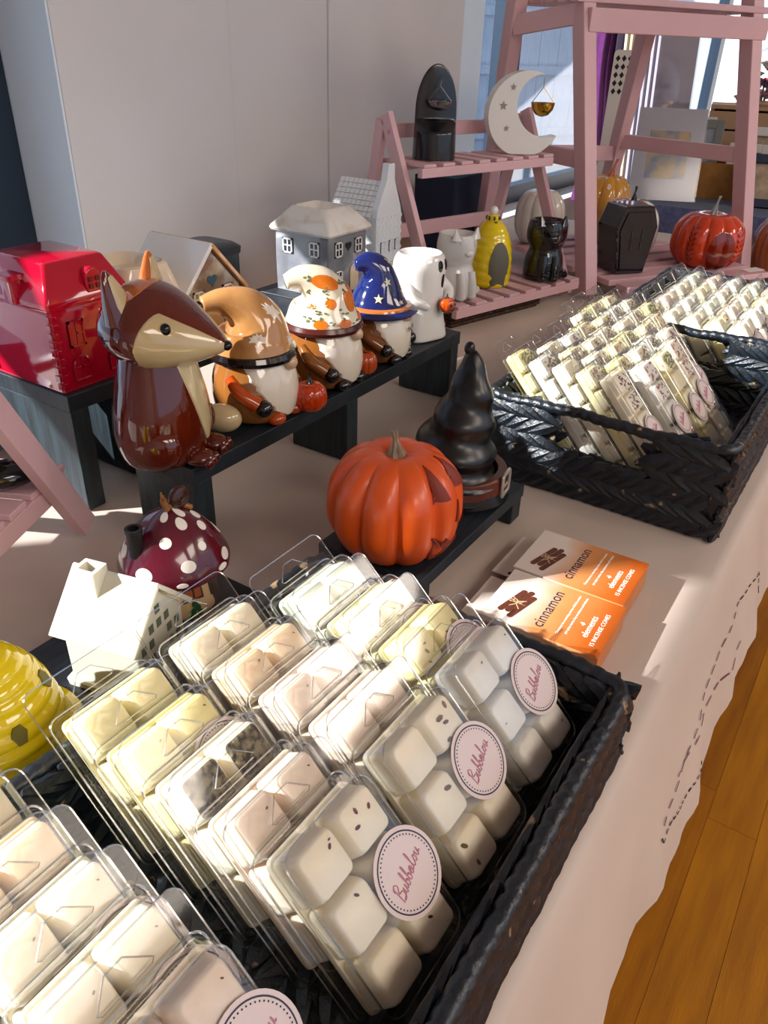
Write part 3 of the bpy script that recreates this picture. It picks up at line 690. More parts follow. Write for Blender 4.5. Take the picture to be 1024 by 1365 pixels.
# grey burner house
GRY = ceramic('glaze_grey', '#6f7176', '#8d8f94', nscale=18); ROOF = ceramic('glaze_roof', '#e0dcd2', '#cfc6b4', nscale=40, thr=(.5, .75))
t = thing('house_burner', 'grey ceramic house burner with white hipped roof and oil dish, behind the gnomes', 'house ornament', (1.005, .775, T+.105), .0, scale=.93)
W, D, Hb = .108, .112, .098
ob('body', rect_rings(B(), ((W, D, .0004, .003), (W+.001, D+.001, .05, .003), (W, D, Hb, .003))), GRY, t)
ob('roof', rect_rings(B(), ((W+.012, D+.012, Hb+.0004, .004), (W+.016, D+.016, Hb+.004, .005), (W+.013, D+.013, Hb+.008, .005), (W-.034, D-.034, Hb+.037, .012), (W-.042, D-.042, Hb+.038, .014), (W-.052, D-.052, Hb+.031, .014), (W-.07, D-.07, Hb+.027, .012))), ROOF, t)
ff = lambda a, z, d: (a, -D/2-.0006-d, z); fl2 = lambda a, z, d: (-W/2-.0006-d, -a, z)
for x in (-.028, .028):
    grid_window(t, ff, .020, .024, x, .064, WHITE, PANE); grid_window(t, fl2, .020, .024, x, .064, WHITE, PANE)
grid_window(t, ff, .020, .022, -.028, .020, WHITE, PANE)
ob('heart', B().prism([(x*.0085, z*.0085+.078) for x, z in heart()], 0, .001, ff), DARK, t, smooth=False)
ob('door', B().prism(arch(.024, .044), .0002, .002, lambda a, z, d: ff(a+.016, z+.003, d)), CRM, t, bevel=.0006)
# tall white house with stepped chimney gable
t = thing('house_burner', 'tall all-white ceramic townhouse with chimney gable, behind the grey house', 'house ornament', (1.165, .800, T), .0, scale=.93)
BWHT = ceramic('glaze_bluewhite', '#dfe3e4', '#d3d8da', nscale=10)
W, D = .084, .105; HB = .21
ob('body', rect_rings(B(), ((W, D, .0006, .002), (W, D, HB, .002))), BWHT, t)
gab = [(-D/2, HB), (D/2, HB), (D/2-.006, HB+.012), (.012, HB+.058), (.010, HB+.088), (-.010, HB+.088), (-.012, HB+.058), (-D/2+.006, HB+.012)]
for x0, x1 in ((-W/2, -W/2+.010), (W/2-.010, W/2)):
    pass
gf = [(-W/2, HB), (W/2, HB), (W/2-.004, HB+.016), (.016, HB+.060), (.014, HB+.090), (-.006, HB+.090), (-.010, HB+.064), (-W/2+.004, HB+.016)]
ob('gable', B().prism(gf, -D/2, -D/2+.014, lambda a, z, d: (a, d, z)), BWHT, t, smooth=False, bevel=.0012)
ob('roof', B().prism([(-W/2-.004, HB), (W/2+.004, HB), (.010, HB+.058), (-.006, HB+.058)], -D/2+.014, D/2, lambda a, z, d: (a, d, z)), BWHT, t, smooth=False)
tl = B()
for i in range(7):
    q0 = i/7; xa = -W/2-.004+(W/2-.002)*q0; za = HB+.058*q0
    for k in range(9):
        y = -D/2+.017+k*.0102; tl.bar((xa-.001, y, za+.0035), (xa+.0055, y, za+.0105), .0092, .0016, up=(-1, 0, .7))
ob('roof_tiles', tl, BWHT, t, smooth=False, kind='stuff')
bk = B()
for i in range(28):
    z = .012+i*.0072
    for k in range(6): bk.box(-W/2+.004+k*.0132+(i % 2)*.004, -W/2+.015+k*.0132+(i % 2)*.004, -D/2-.0004, -D/2, z, z+.0056)
    for k in range(7): bk.box(-W/2-.0004, -W/2, -D/2+.006+k*.0138+(i % 2)*.003, -D/2+.018+k*.0138+(i % 2)*.003, z, z+.0056)
ob('brickwork', bk, BWHT, t, smooth=False, kind='stuff')
ff = lambda a, z, d: (a, -D/2-.0009-d, z)
for z in (.15, .11):
    for x in (-.022, .006, .026): grid_window(t, ff, .013, .019, x, z, BWHT, BWHT)
grid_window(t, lambda a, z, d: (-W/2-.0009-d, -a, z), .016, .02, .0, .165, BWHT, BWHT)
# small white tealight house
t = thing('tealight_house', 'small white porcelain tealight house with square window holes, beside the yellow beehive', 'house ornament', (.269, .394, T+.030), math.radians(14), scale=.85)
W, D, Hb, Ha = .072, .066, .062, .098
PORC = mat('porcelain', '#d6d2c2', .12, '#cfcab6', nscale=6, coat=.5, sss=.25)
b = rect_rings(B(), ((D+.008, W+.010, .0004, .004), (D+.009, W+.011, .006, .004), (D+.006, W+.008, .008, .004))); ob('tray', b, PORC, t)
ob('body', B().prism([(-D/2, .008), (D/2, .008), (D/2, Hb), (0, Ha), (-D/2, Hb)], -W/2, W/2, lambda a, z, d: (a, d, z)), PORC, t, smooth=False, bevel=.001)
for s in (-1, 1):
    a = Vector((s*(D/2+.007), 0, Hb-.006)); c = Vector((0, 0, Ha+.002)); n_ = Vector((s*.74, 0, .67))*.0055
    b = B().add([p+Vector((0, y, 0)) for y in (-W/2-.006, W/2+.006) for p in (a, c, c+n_+Vector((-s*.004, 0, .002)), a+n_)], [(0, 1, 2, 3), (7, 6, 5, 4), (0, 4, 5, 1), (1, 5, 6, 2), (2, 6, 7, 3), (3, 7, 4, 0)])
    ob('roof_slope', b, PORC, t, smooth=False, bevel=.0012)
b = B()
o_, i_ = rrect(.018, .021, .001, 2, -.008, .018), rrect(.011, .014, .001, 2, -.008, .018)
b.rings([[(x, y, Ha-.012) for x, y in o_], [(x, y, Ha+.014) for x, y in o_], [(x, y, Ha+.014) for x, y in i_], [(x, y, Ha-.004) for x, y in i_]], True, True); ob('chimney', b, PORC, t, smooth=False)
ff = lambda a, z, d: (a, -W/2-d, z); HOLE = mat('tealight_hole', '#59604f', .6); HOLE2 = HOLE
for r_, z in enumerate((.020, .035, .050)):
    for x in (-.024, -.013, .013, .024): ob('window_hole', B().prism([(-.0032, -.0042), (.0032, -.0042), (.0032, .0042), (-.0032, .0042)], 0.0001, .0004, lambda a, zz, d: ff(a+x, zz+z, d)), HOLE, t, smooth=False)
for x, z in ((-.011, .064), (.0, .064), (.011, .064), (.0, .078)): ob('window_hole', B().prism([(-.0032, -.0042), (.0032, -.0042), (.0032, .0042), (-.0032, .0042)], 0.0001, .0004, lambda a, zz, d: ff(a+x, zz+z, d)), HOLE, t, smooth=False)
ob('door_opening', B().prism(arch(.015, .027), .0001, .0004, lambda a, z, d: ff(a, z+.009, d)), mat('doorway_sage', '#8a937a', .5), t, smooth=False)  # flat grey-green inset marks the doorway

# ------------------------------------------------------------------ mushroom cottage
t = thing('mushroom_cottage', 'mushroom cottage with white-spotted burgundy cap and a snail on top', 'ornament', (.350, .428, T+.030), 0, scale=.82)
BURG = ceramic('cap_burgundy', '#5a0f22', '#4a0c1c', nscale=8, rough=.16); CRB = mat('cottage_wall', '#d9bd8f', .35, '#c8a878', nscale=12, bump=.2, bscale=50)
S = prof_surface([(.036, .0004), (.0395, .004), (.037, .02), (.034, .04), (.034, .060)]); ob('wall', B().surf(S, 40, 14), CRB, t)
CAP = prof_surface([(.030, .053), (.053, .050), (.0555, .055), (.0485, .071), (.0365, .089), (.0215, .103), (.0075, .1105), (.0005, .1125)], mod=lambda th, q: 1+.012*math.sin(9*th)*(1-q)); cap = ob('cap', B().surf(CAP, 56, 30), BURG, t)
for th, q, r in ((-115, .43, .15), (-88, .52, .11), (-60, .36, .16), (-140, .60, .17), (-100, .72, .25), (-75, .30, .12), (-60, .62, .17), (-165, .38, .18), (-20, .45, .17), (-35, .68, .2), (-125, .29, .10), (-150, .82, .3), (20, .5, .15), (60, .4, .15), (100, .5, .15), (150, .45, .16), (-70, .83, .35)):
    ob('cap_spot', patch(B(), CAP, math.radians(th), q, r, r*.28*(1 if q < .6 else .8), off=.0005), mat('spot_white', '#ece6da', .3), cap)
th0 = math.radians(-52); tq = lambda z: t_at(S, z)
ob('door', patch(B(), S, th0, .50, .38, .46, [(x, z) for x, z in [(-1, -1), (1, -1)] + [(math.cos(PI*i/10), .1+.9*math.sin(PI*i/10)) for i in range(11)]], off=.0016), mat('dark_stone', '#2b2320', .5), t)
ob('door_leaf', patch(B(), S, th0, .46, .30, .40, [(x, z) for x, z in [(-1, -1), (1, -1)] + [(math.cos(PI*i/10), .1+.9*math.sin(PI*i/10)) for i in range(11)]], off=.0026), mat('dark_oak', '#3d2c22', .5, '#241913', nscale=90, stretch=(6, 6, 1)), t)
th1 = math.radians(-108); wl = [(-1, -1), (1, -1)] + [(math.cos(PI*i/10), -.2+1.2*math.sin(PI*i/10)) for i in range(11)]
wn = ob('window', patch(B(), S, th1, .66, .30, .15, wl, off=.0012), mat('window_dark', '#2a1d18', .4), t)
for i in (-1, 1):
    ob('pane', patch(B(), S, th1+i*.125, .62, .10, .06, [(-1, -1), (1, -1), (1, 1), (-1, 1)], off=.0022), mat('amber_pane', '#a4532a', .3), wn); ob('pane', patch(B(), S, th1+i*.115, .74, .085, .035, [(-1, -1), (1, -1), (.6, 1), (-.6, 1)], off=.0022), MATS['amber_pane'], wn)
lf = B()
for th, z in ((-112, .36), (-104, .40), (-115, .28), (-101, .31), (-108, .46), (-110, .18), (-103, .22)): patch(lf, S, math.radians(th), z, .075, .05, off=.0012)
ob('painted_plant', lf, mat('plant_green', '#24512f', .5), t)
ob('chimney', B().lathe([(.007, .076), (.0075, .102), (.0085, .103), (.0085, .107), (.0055, .107), (.0055, .099)], 16, (-.040, .004, 0)), mat('soot_black', '#1c1a1a', .4), t)
sn = ob('snail', (B().sweep(crv([(-.006, -.004, .109), (.004, -.002, .106), (.014, -.004, .103), (.024, -.008, .096)]), [.0032]*9+[.0035]*8+[.003]*7+[.001], 10).sweep(crv([(-.004, -.004, .106), (-.007, -.005, .113), (-.009, -.006, .119)]), .0034, 10).sweep([(-.009, -.008, .120), (-.011, -.009, .126)], .001, 6).sweep([(-.009, -.004, .120), (-.008, -.003, .126)], .001, 6)).xf(Matrix.Translation((0, 0, .0075))), mat('snail_skin', '#8a5a2c', .4), t)
sp = B()
for i in range(3): sp.sweep([(.012+(.008-.0022*i)*math.cos(a), -.004+(-1 if i else 0)*.001*i, .112+(.008-.0022*i)*math.sin(a)) for a in [2*PI*k/16 for k in range(16)]], .0045-.0008*i, 8, closed=True)
ob('snail_shell', sp.xf(Matrix.Translation((0, 0, .0075))), mat('snail_shell_brown', '#3c1f16', .3), sn)

# ------------------------------------------------------------------ beehives
YEL = ceramic('glaze_yellow', '#e8cc10', '#e0c006', nscale=8, rough=.07); BEEB = ceramic('bee_black', '#1d1a14')
def hexhole(b, S, th, q, r, rq): return patch(b, S, math.radians(th), q, r, rq, [(math.cos(PI*i/3), math.sin(PI*i/3)) for i in range(6)], off=.0012, k=1)
def ridges(n, amp): return lambda th, q: 1+amp*(abs(math.sin(PI*(n*q+th/(2*PI))))-.5) if q > .06 else 1
t = thing('beehive_ornament', 'large yellow ribbed ceramic beehive with hexagon holes, at the left edge', 'ornament', (.166, .408, T+.030), 0, scale=1.0)
SB = prof_surface([(.050, .0004), (.052, .005), (.048, .010), (.046, .025), (.041, .045), (.033, .062), (.022, .076), (.013, .083), (.011, .084)], mod=ridges(15, .035), n=10)
ob('hive', B().surf(SB, 64, 190), YEL, t, sharp=80)
ob('saucer', B().lathe([(.050, .0002), (.056, .003), (.057, .006), (.051, .009), (.046, .0075)], 48), YEL, t)
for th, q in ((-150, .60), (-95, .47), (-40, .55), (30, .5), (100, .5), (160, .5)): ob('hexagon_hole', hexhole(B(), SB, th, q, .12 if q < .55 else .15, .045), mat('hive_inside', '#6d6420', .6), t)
kn = ob('bee_knob', B().lathe([(.012, .0835), (.0125, .089), (.011, .092)], 24), YEL, t)
st = B()
for i in range(8):
    a = 2*PI*i/8; st.ell((.0122*math.cos(a), .0122*math.sin(a), .088), (.0022, .0022, .0028), 8, 5)
ob('bee_stripes', st, BEEB, kn); ob('bee_wings', B().ell((-.003, .001, .097), (.009, .007, .0065), 16, 8).ell((.004, -.002, .096), (.007, .006, .005), 16, 8), WHITE, kn)

# ------------------------------------------------------------------ pumpkins
def pumpkin_surface(R, H, lobes, amp, dip=.12):
    pr = [(.004, H*dip*.4), (R*.45, .0006), (R*.75, H*.05), (R*.97, H*.27), (R, H*.5), (R*.93, H*.75), (R*.68, H*.94), (R*.38, H), (R*.14, H*.97), (.002, H*(1-dip))]
    def md(th, q):
        k = math.sin(PI*min(max(q, 0), 1))**.6; return 1-amp*k*(1-abs(math.sin(lobes*th/2)))**1.6
    return prof_surface(pr, mod=md)
def stem(b, z, h, r, lean=(0, 0), ribs=6):
    P = crv([(0, 0, z), (lean[0]*.2, lean[1]*.2, z+h*.35), (lean[0]*.6, lean[1]*.6, z+h*.75), (lean[0], lean[1], z+h)], 5); n = 24; R = []
    for i, p in enumerate(P):
        q = i/(len(P)-1); rr_ = r*(1.9-1.6*min(q*1.6, 1)**.7+.35*max(0, q-.7))
        R.append([p+Vector((rr_*(1+.16*math.sin(ribs*2*PI*j/n))*math.cos(2*PI*j/n), rr_*(1+.16*math.sin(ribs*2*PI*j/n))*math.sin(2*PI*j/n), 0)) for j in range(n)])
    return b.rings(R)
ORG = mat('pumpkin_orange', '#de5718', .36, '#cc4a10', nscale=7, coat=.15); STEMM = mat('stem_tan', '#9b8568', .5, '#5e4b38', nscale=60, stretch=(3, 3, 1)); 
t = thing('jack_o_lantern', 'matte orange pumpkin lantern with carved face and tan stem, beside the witch hat', 'pumpkin', (.520, .320, T+.040), 0)
SP = pumpkin_surface(.0625, .096, 10, .14); ob('shell', B().surf(SP, 132, 40), ORG, t)
ob('stem', stem(B(), .088, .026, .0075, (.001, .004)), STEMM, t)
CUT = mat('carved_inside', '#7c2408', .6)
fa = math.radians(-84)
for o_ in (-.33, .33): ob('carved_eye', patch(B(), SP, fa+o_, .62, .15, .10, [(-1, -.8), (1, -.8), (0, 1)], off=.0014, k=7), CUT, t)
ob('carved_nose', patch(B(), SP, fa, .47, .08, .05, [(-1, -.8), (1, -.8), (0, 1)], off=.0014, k=8), CUT, t)
ob('carved_mouth', patch(B(), SP, fa, .30, .55, .11, [(-1, .9), (-.6, .2), (-.45, .6), (-.2, 0), (0, .45), (.2, 0), (.45, .6), (.6, .2), (1, .9), (.6, -.7), (.2, -.5), (0, -1), (-.2, -.5), (-.6, -.7)], off=.0014, k=8), CUT, t)

# ------------------------------------------------------------------ witch hat
HATB = mat('hat_black', '#060708', .30, '#0b0d10', nscale=9)
t = thing('witch_hat_burner', 'black crumpled witch hat ornament with brown buckled belt', 'ornament', (.6455, .3215, T+.040), 0)
def hatS(th, q):
    z = .004+.148*q; r = .050*(1-q)**.80+.0045
    r *= 1+.085*math.sin(q*30+th*1.0)*(1 if q > .12 else 0)*(1-.3*q)+.04*math.sin(3*th+q*9)
    lx, ly = -.006*math.sin(q*5)+.002*q, .004*math.sin(q*6)
    return Vector((r*math.cos(th)+lx, r*math.sin(th)+ly, z))
ob('cone', B().surf(hatS, 48, 60), HATB, t, sharp=80)
ob('tip', B().ell((.006, .001, .154), (.0055, .0055, .007), 14, 8), HATB, t)
ob('brim', B().lathe([(.046, .0004), (.0525, .002), (.053, .008), (.050, .0115), (.044, .012)], 48), HATB, t)
LEA = mat('belt_leather', '#5c2313', .4, '#43170c', nscale=20)
ob('belt', B().lathe([(.0505, .012), (.0525, .014), (.0515, .030), (.050, .0315), (.042, .031), (.042, .012)], 48, cap0=False, cap1=False), LEA, t)
b = B(); M_ = Matrix.Rotation(math.radians(-82), 4, 'Z') @ Matrix.Translation((.0520, 0, .022)) @ Matrix.Rotation(PI/2, 4, 'Y')
pts = rrect(.024, .022, .003, 4); b.sweep([M_ @ Vector((x, y, .001)) for x, y in pts], .0020, 8, closed=True); b.sweep([M_ @ Vector((0, y, .002)) for y in (-.010, .002)], .0014, 8); ob('buckle', b, mat('buckle_silver', '#b9b2aa', .3, metal=.6), t)

# ------------------------------------------------------------------ fox
FOXB = ceramic('fox_brown', '#5e1c0a', '#4c1406', nscale=7, rough=.06); FOXC = ceramic('fox_cream', '#cbb98e', '#b89f72', nscale=14); FOXO = ceramic('fox_orange', '#bd6a34', '#a8521f', nscale=10)
t = thing('fox_jar', 'glossy brown sitting fox jar with cream face, turned right', 'ornament', (.452, .541, T+H1), math.radians(22), scale=.97)
FS = prof_surface([(.038, .0005), (.050, .006), (.056, .028), (.054, .055), (.048, .080), (.042, .100), (.038, .112)], sy=.80); ob('body', B().surf(FS, 48, 32), FOXB, t)
ob('chest', band(B(), FS, .30, .97, -PI/2, lambda q: .05+.50*max(0, (q-.30)/.67)**.8, off=.0012), FOXC, t)
def headS(th, q):
    pr = [(0.001, .044), (.024, .040), (.041, .022), (.047, .0), (.044, -.016), (.036, -.031), (.0255, -.047), (.0145, -.061), (.0070, -.069), (.0005, -.0725)]
    if not hasattr(headS, 'q'): headS.q = crv([(a, c, 0) for a, c in pr], 10)
    Q_ = headS.q; x = min(max(q, 0), 1)*(len(Q_)-1); i = min(int(x), len(Q_)-2); p = Q_[i].lerp(Q_[i+1], x-i); r = max(p.x, 1e-5)
    sz = .88 if math.sin(th) > 0 else .72
    return Vector((r*1.14*math.cos(th), p.y, (.130)+r*sz*math.sin(th)-.16*max(0, -p.y)))
hd = ob('head', B().surf(headS, 56, 40), FOXB, t)
ob('face_mask', band(B(), headS, .36, .985, -PI/2, lambda q: (.9+1.55*min(1, max(0, (q-.36)/.14))**.5+.25*max(0, q-.62)), off=.0012, n=48, m=30), FOXC, hd)
for s in (-1, 1):
    th = PI/2-s*1.05; p = headS(th, .56); ob('eye', B().ell(p+Vector((s*.0005, 0, 0)), (.0048, .0048, .0055), 14, 10), mat('eye_black', '#0b0908', .08), hd)
    b = B(); e0 = Vector((s*.030, .012, .152))
    b.rings([[e0+Vector((s*.010*q+(.0200*(1-q)**.65+.0015)*math.cos(a), .004*q+(.010*(1-q)+.002)*math.sin(a), .036*q)) for a in [2*PI*j/16 for j in range(16)]] for q in (-.25, 0, .25, .5, .75, .9, 1)])
    ear = ob('ear', b, FOXB if s < 0 else FOXO, hd)  # one ear orange: the sun catching it is put into its glaze
    b = B(); b.rings([[e0+Vector((s*.010*q+(.0140*(1-q)**.65+.0006)*math.cos(a), .003*q-(.0103*(1-q)+.0023)+.004*(math.cos(a)**2)*(1-q), .036*q-.001+.002*math.sin(a))) for a in [2*PI*j/12 for j in range(12)]] for q in (.05, .3, .55, .75, .88)]); ob('inner_ear', b, FOXC, ear)
ob('nose', B().ell((0, -.0725, .1185), (.0058, .0048, .0045), 14, 8), MATS['eye_black'], hd)
ob('forehead', patch(B(), headS, PI/2, .28, .75, .10, off=.001), FOXO, hd)
b = B()
for s in (-1, 1):
    b.ell((s*.017, -.042, .009), (.014, .016, .0088), 16, 8)
    for i in (-1, 0, 1): b.ell((s*.017+i*.008, -.055, .007), (.005, .005, .006), 10, 6)
ob('paws', b, FOXB, t)
for s in (-1, 1): ob('haunch', B().ell((s*.041, -.006, .026), (.016, .030, .025), 20, 12), FOXB, t)
tl = ob('tail', B().sweep(crv([(.030, .030, .017), (.052, .020, .018), (.062, -.004, .019), (.060, -.026, .019)]), [.010+.006*math.sin(PI*i/24) for i in range(25)], 16), FOXB, t)
ob('tail_tip', B().ell((.0575, -.036, .0175), (.0155, .022, .0155), 20, 12), FOXC, tl)

# ------------------------------------------------------------------ gnomes
BROWN = ceramic('glaze_brown', '#8a5424', '#7a4517', nscale=8); BEARD = ceramic('beard_white', '#e6dccb', '#ddd0ba', nscale=10); SKIN = ceramic('nose_tan', '#c9a585'); GBLK = ceramic('glove_black', '#191514'); GORG = ceramic('glaze_orange', '#b8480f', '#a63d0a', nscale=9)
def gnome(label, loc, rz, hat_path, hat_rad, hatm, bodym, bandm, sc=1.0, armm=None):
    t = thing('gnome_jar', label, 'gnome', loc, rz, group='ceramic gnomes on the riser', scale=sc)
    S = prof_surface([(.030, .0005), (.041, .006), (.0455, .026), (.044, .046), (.038, .062), (.034, .070)]); ob('body', B().surf(S, 44, 26), bodym, t)
    ob('beard', band(B(), S, .24, .99, -PI/2-.02, lambda q: .05+1.36*max(0, (q-.24)/.75)**.55+.05*math.sin(q*60)*(1 if q < .7 else 0), off=.0014), BEARD, t)
    ob('nose', B().ell((0.004, -.043, .064), (.0085, .0075, .0075), 16, 10), SKIN, t)
    for s in (-1, 1):
        a = ob('arm', B().sweep(crv([(s*.040, .002, .052), (s*.0445, -.012, .040), (s*.037, -.028, .028)], 6), [.0062+.002*i/12 for i in range(13)], 14), armm or bodym, t)
        ob('mitten', B().ell((s*.034, -.034, .024), (.0095, .0085, .0088), 16, 10), GBLK, a)
        ob('boot', B().ell((s*.017, -.036, .0080), (.0105, .011, .0077), 16, 10), GBLK if armm is None else armm, t)
    b = B(); n = 32; P = crv(hat_path, 8); R = crv([(r, 0, 0) for r in hat_rad], 8)
    b.sweep(P, [max(r.x, .002) for r in R], n)
    h = ob('hat', b, hatm, t, sharp=80)
    ob('hat_band', B().lathe([(.041, .0655), (.0465, .067), (.0475, .071), (.0455, .0755), (.040, .077), (.034, .07)], 44), bandm, h)
    return t, h, S
def hat_surface(path, rad):
    P = crv(path, 8); R = crv([(r, 0, 0) for r in rad], 8)
    def S(th, q):
        x = min(max(q, 0), 1)*(len(P)-1); i = min(int(x), len(P)-2); p = P[i].lerp(P[i+1], x-i); r = R[i].lerp(R[i+1], x-i).x
        d = (P[i+1]-P[i]).normalized(); u_ = Vector((0, 1, 0)).cross(d).normalized(); v_ = d.cross(u_)
        return p+u_*(r*math.cos(th))+v_*(r*math.sin(th))
    return S
HP = [(0, 0, .070), (.001, -.001, .085), (.001, -.001, .101), (-.007, .006, .116), (-.022, .019, .124), (-.037, .032, .122)]
g, h, S = gnome('gnome jar with brown floppy hat, holding a small orange pumpkin', (.577, .537, T+H1), math.radians(8), HP, (.045, .0395, .0315, .0225, .0135, .0085), ceramic('hat_tan', '#b98650', '#8a5a2a', nscale=9, thr=(.45, .6)), ceramic('gnome_brown', '#8f5a28', '#7b4a1c', nscale=7), GBLK, armm=GORG)
hs = hat_surface(HP, (.045, .0395, .0315, .0225, .0135, .0085))
for th, q, r in ((-70, .22, .26), (-82, .46, .26), (-140, .3, .26)): ob('painted_leaf', patch(B(), hs, math.radians(th), q, r, r*.34, [(0, -1), (.25, -.45), (.9, -.55), (.7, -.05), (1, .25), (.55, .3), (.5, .75), (.2, .5), (0, 1), (-.2, .5), (-.5, .75), (-.55, .3), (-1, .25), (-.7, -.05), (-.9, -.55), (-.25, -.45)], off=.0007), BEARD, h)
SPs = pumpkin_surface(.019, .030, 8, .08); b = B().surf(SPs, 64, 20); b.xf(Matrix.Translation((.030, -.050, .004))); pk = ob('held_pumpkin', b, ceramic('pumpkin_gloss', '#c23c0a', '#b03206', nscale=12), g)
ob('pumpkin_stem', stem(B(), 0, .012, .003).xf(Matrix.Translation((.030, -.050, .032))), GBLK, pk)
HP2 = [(0, 0, .070), (0, 0, .084), (0, 0, .101), (-.006, .005, .115), (-.019, .016, .123), (-.033, .028, .120)]; HR2 = (.046, .0405, .032, .0225, .0145, .008)
g, h, S = gnome('gnome jar with cream hat printed with pumpkins and leaves', (.698, .537, T+H1), math.radians(4), HP2, HR2, ceramic('hat_cream', '#e3d9c2', '#dccfb2', nscale=8), BROWN, mat('band_maroon', '#4a1d18', .2))
b = B().surf(pumpkin_surface(.015, .026, 8, .08), 64, 20); b.xf(Matrix.Translation((.036, -.036, .006))); ob('held_pumpkin', b, GORG, g)
hs = hat_surface(HP2, HR2); POR = mat('printed_orange', '#cf6d14', .2); PGR = mat('printed_green', '#5d6b3e', .3)
for th, q, r in ((-110, .14, .2), (-62, .16, .2), (-85, .36, .25), (-150, .15, .2), (-60, .40, .2), (-130, .40, .2), (-95, .62, .38), (-20, .2, .2), (-170, .4, .2)):
    pp = ob('printed_pumpkin', patch(B(), hs, math.radians(th), q, r, r*.32, off=.0007), POR, h); ob('printed_stem', patch(B(), hs, math.radians(th), q+r*.36, r*.16, .022, off=.0008), PGR, pp)
b = B()
rr_ = random.Random(5)
for th, q in ((-85, .12), (-130, .16), (-105, .30), (-62, .29), (-150, .30), (-75, .52), (-115, .55), (-40, .3), (-140, .7), (-80, .78), (-170, .2)):
    for k in range(5): patch(b, hs, math.radians(th)+rr_.uniform(-.16, .16), q+rr_.uniform(-.03, .03), .05, .010, off=.0007, k=1, n=8)
ob('printed_leaves', b, PGR, h)
NVY = ceramic('hat_navy', '#10184a', '#1a2a6a', nscale=7); HP3 = [(0, 0, .070), (0, 0, .084), (0, 0, .104), (-.004, .003, .120), (-.014, .011, .129), (-.026, .021, .127)]; HR3 = (.045, .036, .027, .021, .015, .007)
g, h, S = gnome('gnome jar with navy star witch hat and lettered beard', (.808, .534, T+H1), math.radians(4), HP3, HR3, NVY, ceramic('gnome_dark', '#7d4a22', '#6b3a14', nscale=7), ceramic('band_orange', '#b4682c'), sc=.93)
hs = hat_surface(HP3, HR3); GOLD = mat('star_gold', '#c9c4a2', .3)
for th, q, r in ((-70, .30, .22), (-120, .45, .2), (-60, .6, .2), (-150, .25, .2), (-95, .18, .15)): ob('star', patch(B(), hs, math.radians(th), q, r, r*.3, STAR, off=.0007), GOLD, h)
ob('brim', B().lathe([(.040, .066), (.053, .0655), (.055, .068), (.045, .074), (.036, .075)], 44), NVY, h)
txt = ob('beard_lettering', text_mesh('beard_lettering', 'The M', .010, mat('lettering_brown', '#5a3a2a', .4)), None, g, (.010, -.0462, .046)); txt.rotation_euler = (PI/2-.05, 0, .22)
b = B(); patch(b, S, -PI/2+.5, .28, .14, .08, STAR, off=.0022); ob('coat_star', b, GOLD, g)

# ------------------------------------------------------------------ ghost burner
t = thing('ghost_burner', 'white ceramic ghost burner holding a tiny jack-o-lantern, at the riser end', 'ornament', (.917, .540, T+H1), math.radians(-8))
GS = prof_surface([(.040, .0005), (.043, .004), (.040, .020), (.036, .045), (.037, .075), (.038, .098), (.034, .110), (.030, .1125)], sy=.92, mod=lambda th, q: 1+.05*math.sin(5*th+1)*max(0, 1-q*2.2))
ob('body', B().surf(GS, 56, 40, cap1=False), WHITE, t)
ob('dish', B().lathe([(.0305, .1115), (.029, .1135), (.026, .112), (.018, .1055), (.001, .104)], 40, cap0=False), WHITE, t)
for o_ in (-.22, .22): ob('eye', patch(B(), GS, -PI/2+.25+o_, .74, .12, .065, off=.001), MATS['eye_black'], t)
ob('mouth', patch(B(), GS, -PI/2+.25, .60, .09, .05, off=.001), MATS['eye_black'], t)
for s, e in ((-1, (-.022, -.036, .050)), (1, (.020, -.036, .050))): ob('arm', B().sweep(crv([(s*.034, -.006, .074), (s*.039, -.022, .060), e], 6), [.009, .009, .0088, .0085, .0082, .008, .0078, .0075, .0072, .007, .0065, .006, .005], 14), WHITE, t)
b = B().surf(pumpkin_surface(.0115, .019, 7, .08), 56, 16); b.xf(Matrix.Translation((.008, -.044, .040))); pk = ob('tiny_pumpkin', b, GORG, t)
ob('pumpkin_stem', stem(B(), 0, .007, .002).xf(Matrix.Translation((.008, -.044, .0575))), GBLK, pk)
b = B()
for x in (-.004, .004): b.ell((.008+x, -.0545, .0515), (.002, .0012, .002), 8, 5)
b.ell((.008, -.0550, .0455), (.0055, .0012, .0018), 10, 5); ob('pumpkin_face', b, GBLK, pk)
# ------------------------------------------------------------------ pink wooden shelves
PINKW = mat('pink_paint', '#d6aeb1', .5, '#cca2a6', nscale=5, bump=.12, bscale=40, stretch=(1, 1, 1))
# two-tier step shelf
ang = math.radians(-15); t = thing('step_shelf', 'two-tier pink slatted step shelf holding the moon burner and cats', 'shelf', (1.213, .633, T), ang)
SLn = .365
def tier(t, y0, y1, z):
    f = ob('front_rail', B().box(0, SLn, y0, y0+.012, z-.022, z-.006), PINKW, t, smooth=False, bevel=.0012)
    ob('back_rail', B().box(0, SLn, y1-.012, y1, z-.022, z-.006), PINKW, t, smooth=False, bevel=.0012)
    for i in range(8):
        x = .004+i*(SLn-.036)/7; ob('slat', B().box(x, x+.030, y0, y1, z-.0058, z), PINKW, t, smooth=False, bevel=.001)
tier(t, 0, .125, .050); tier(t, .105, .215, .272)
for x in (-.013, SLn+.001):
    ob('front_leg', B().bar((x+.006, .034, .0080), (x+.006, .195, .345), .012, .024, up=(0, 1, 0)), PINKW, t, smooth=False, bevel=.001)
    ob('back_leg', B().bar((x+.006, .270, .0040), (x+.006, .205, .335), .012, .022, up=(0, 1, 0)), PINKW, t, smooth=False, bevel=.001)
ob('back_bar', B().bar((0, .235, .135), (SLn, .235, .135), .012, .026), PINKW, t, smooth=False, bevel=.001)
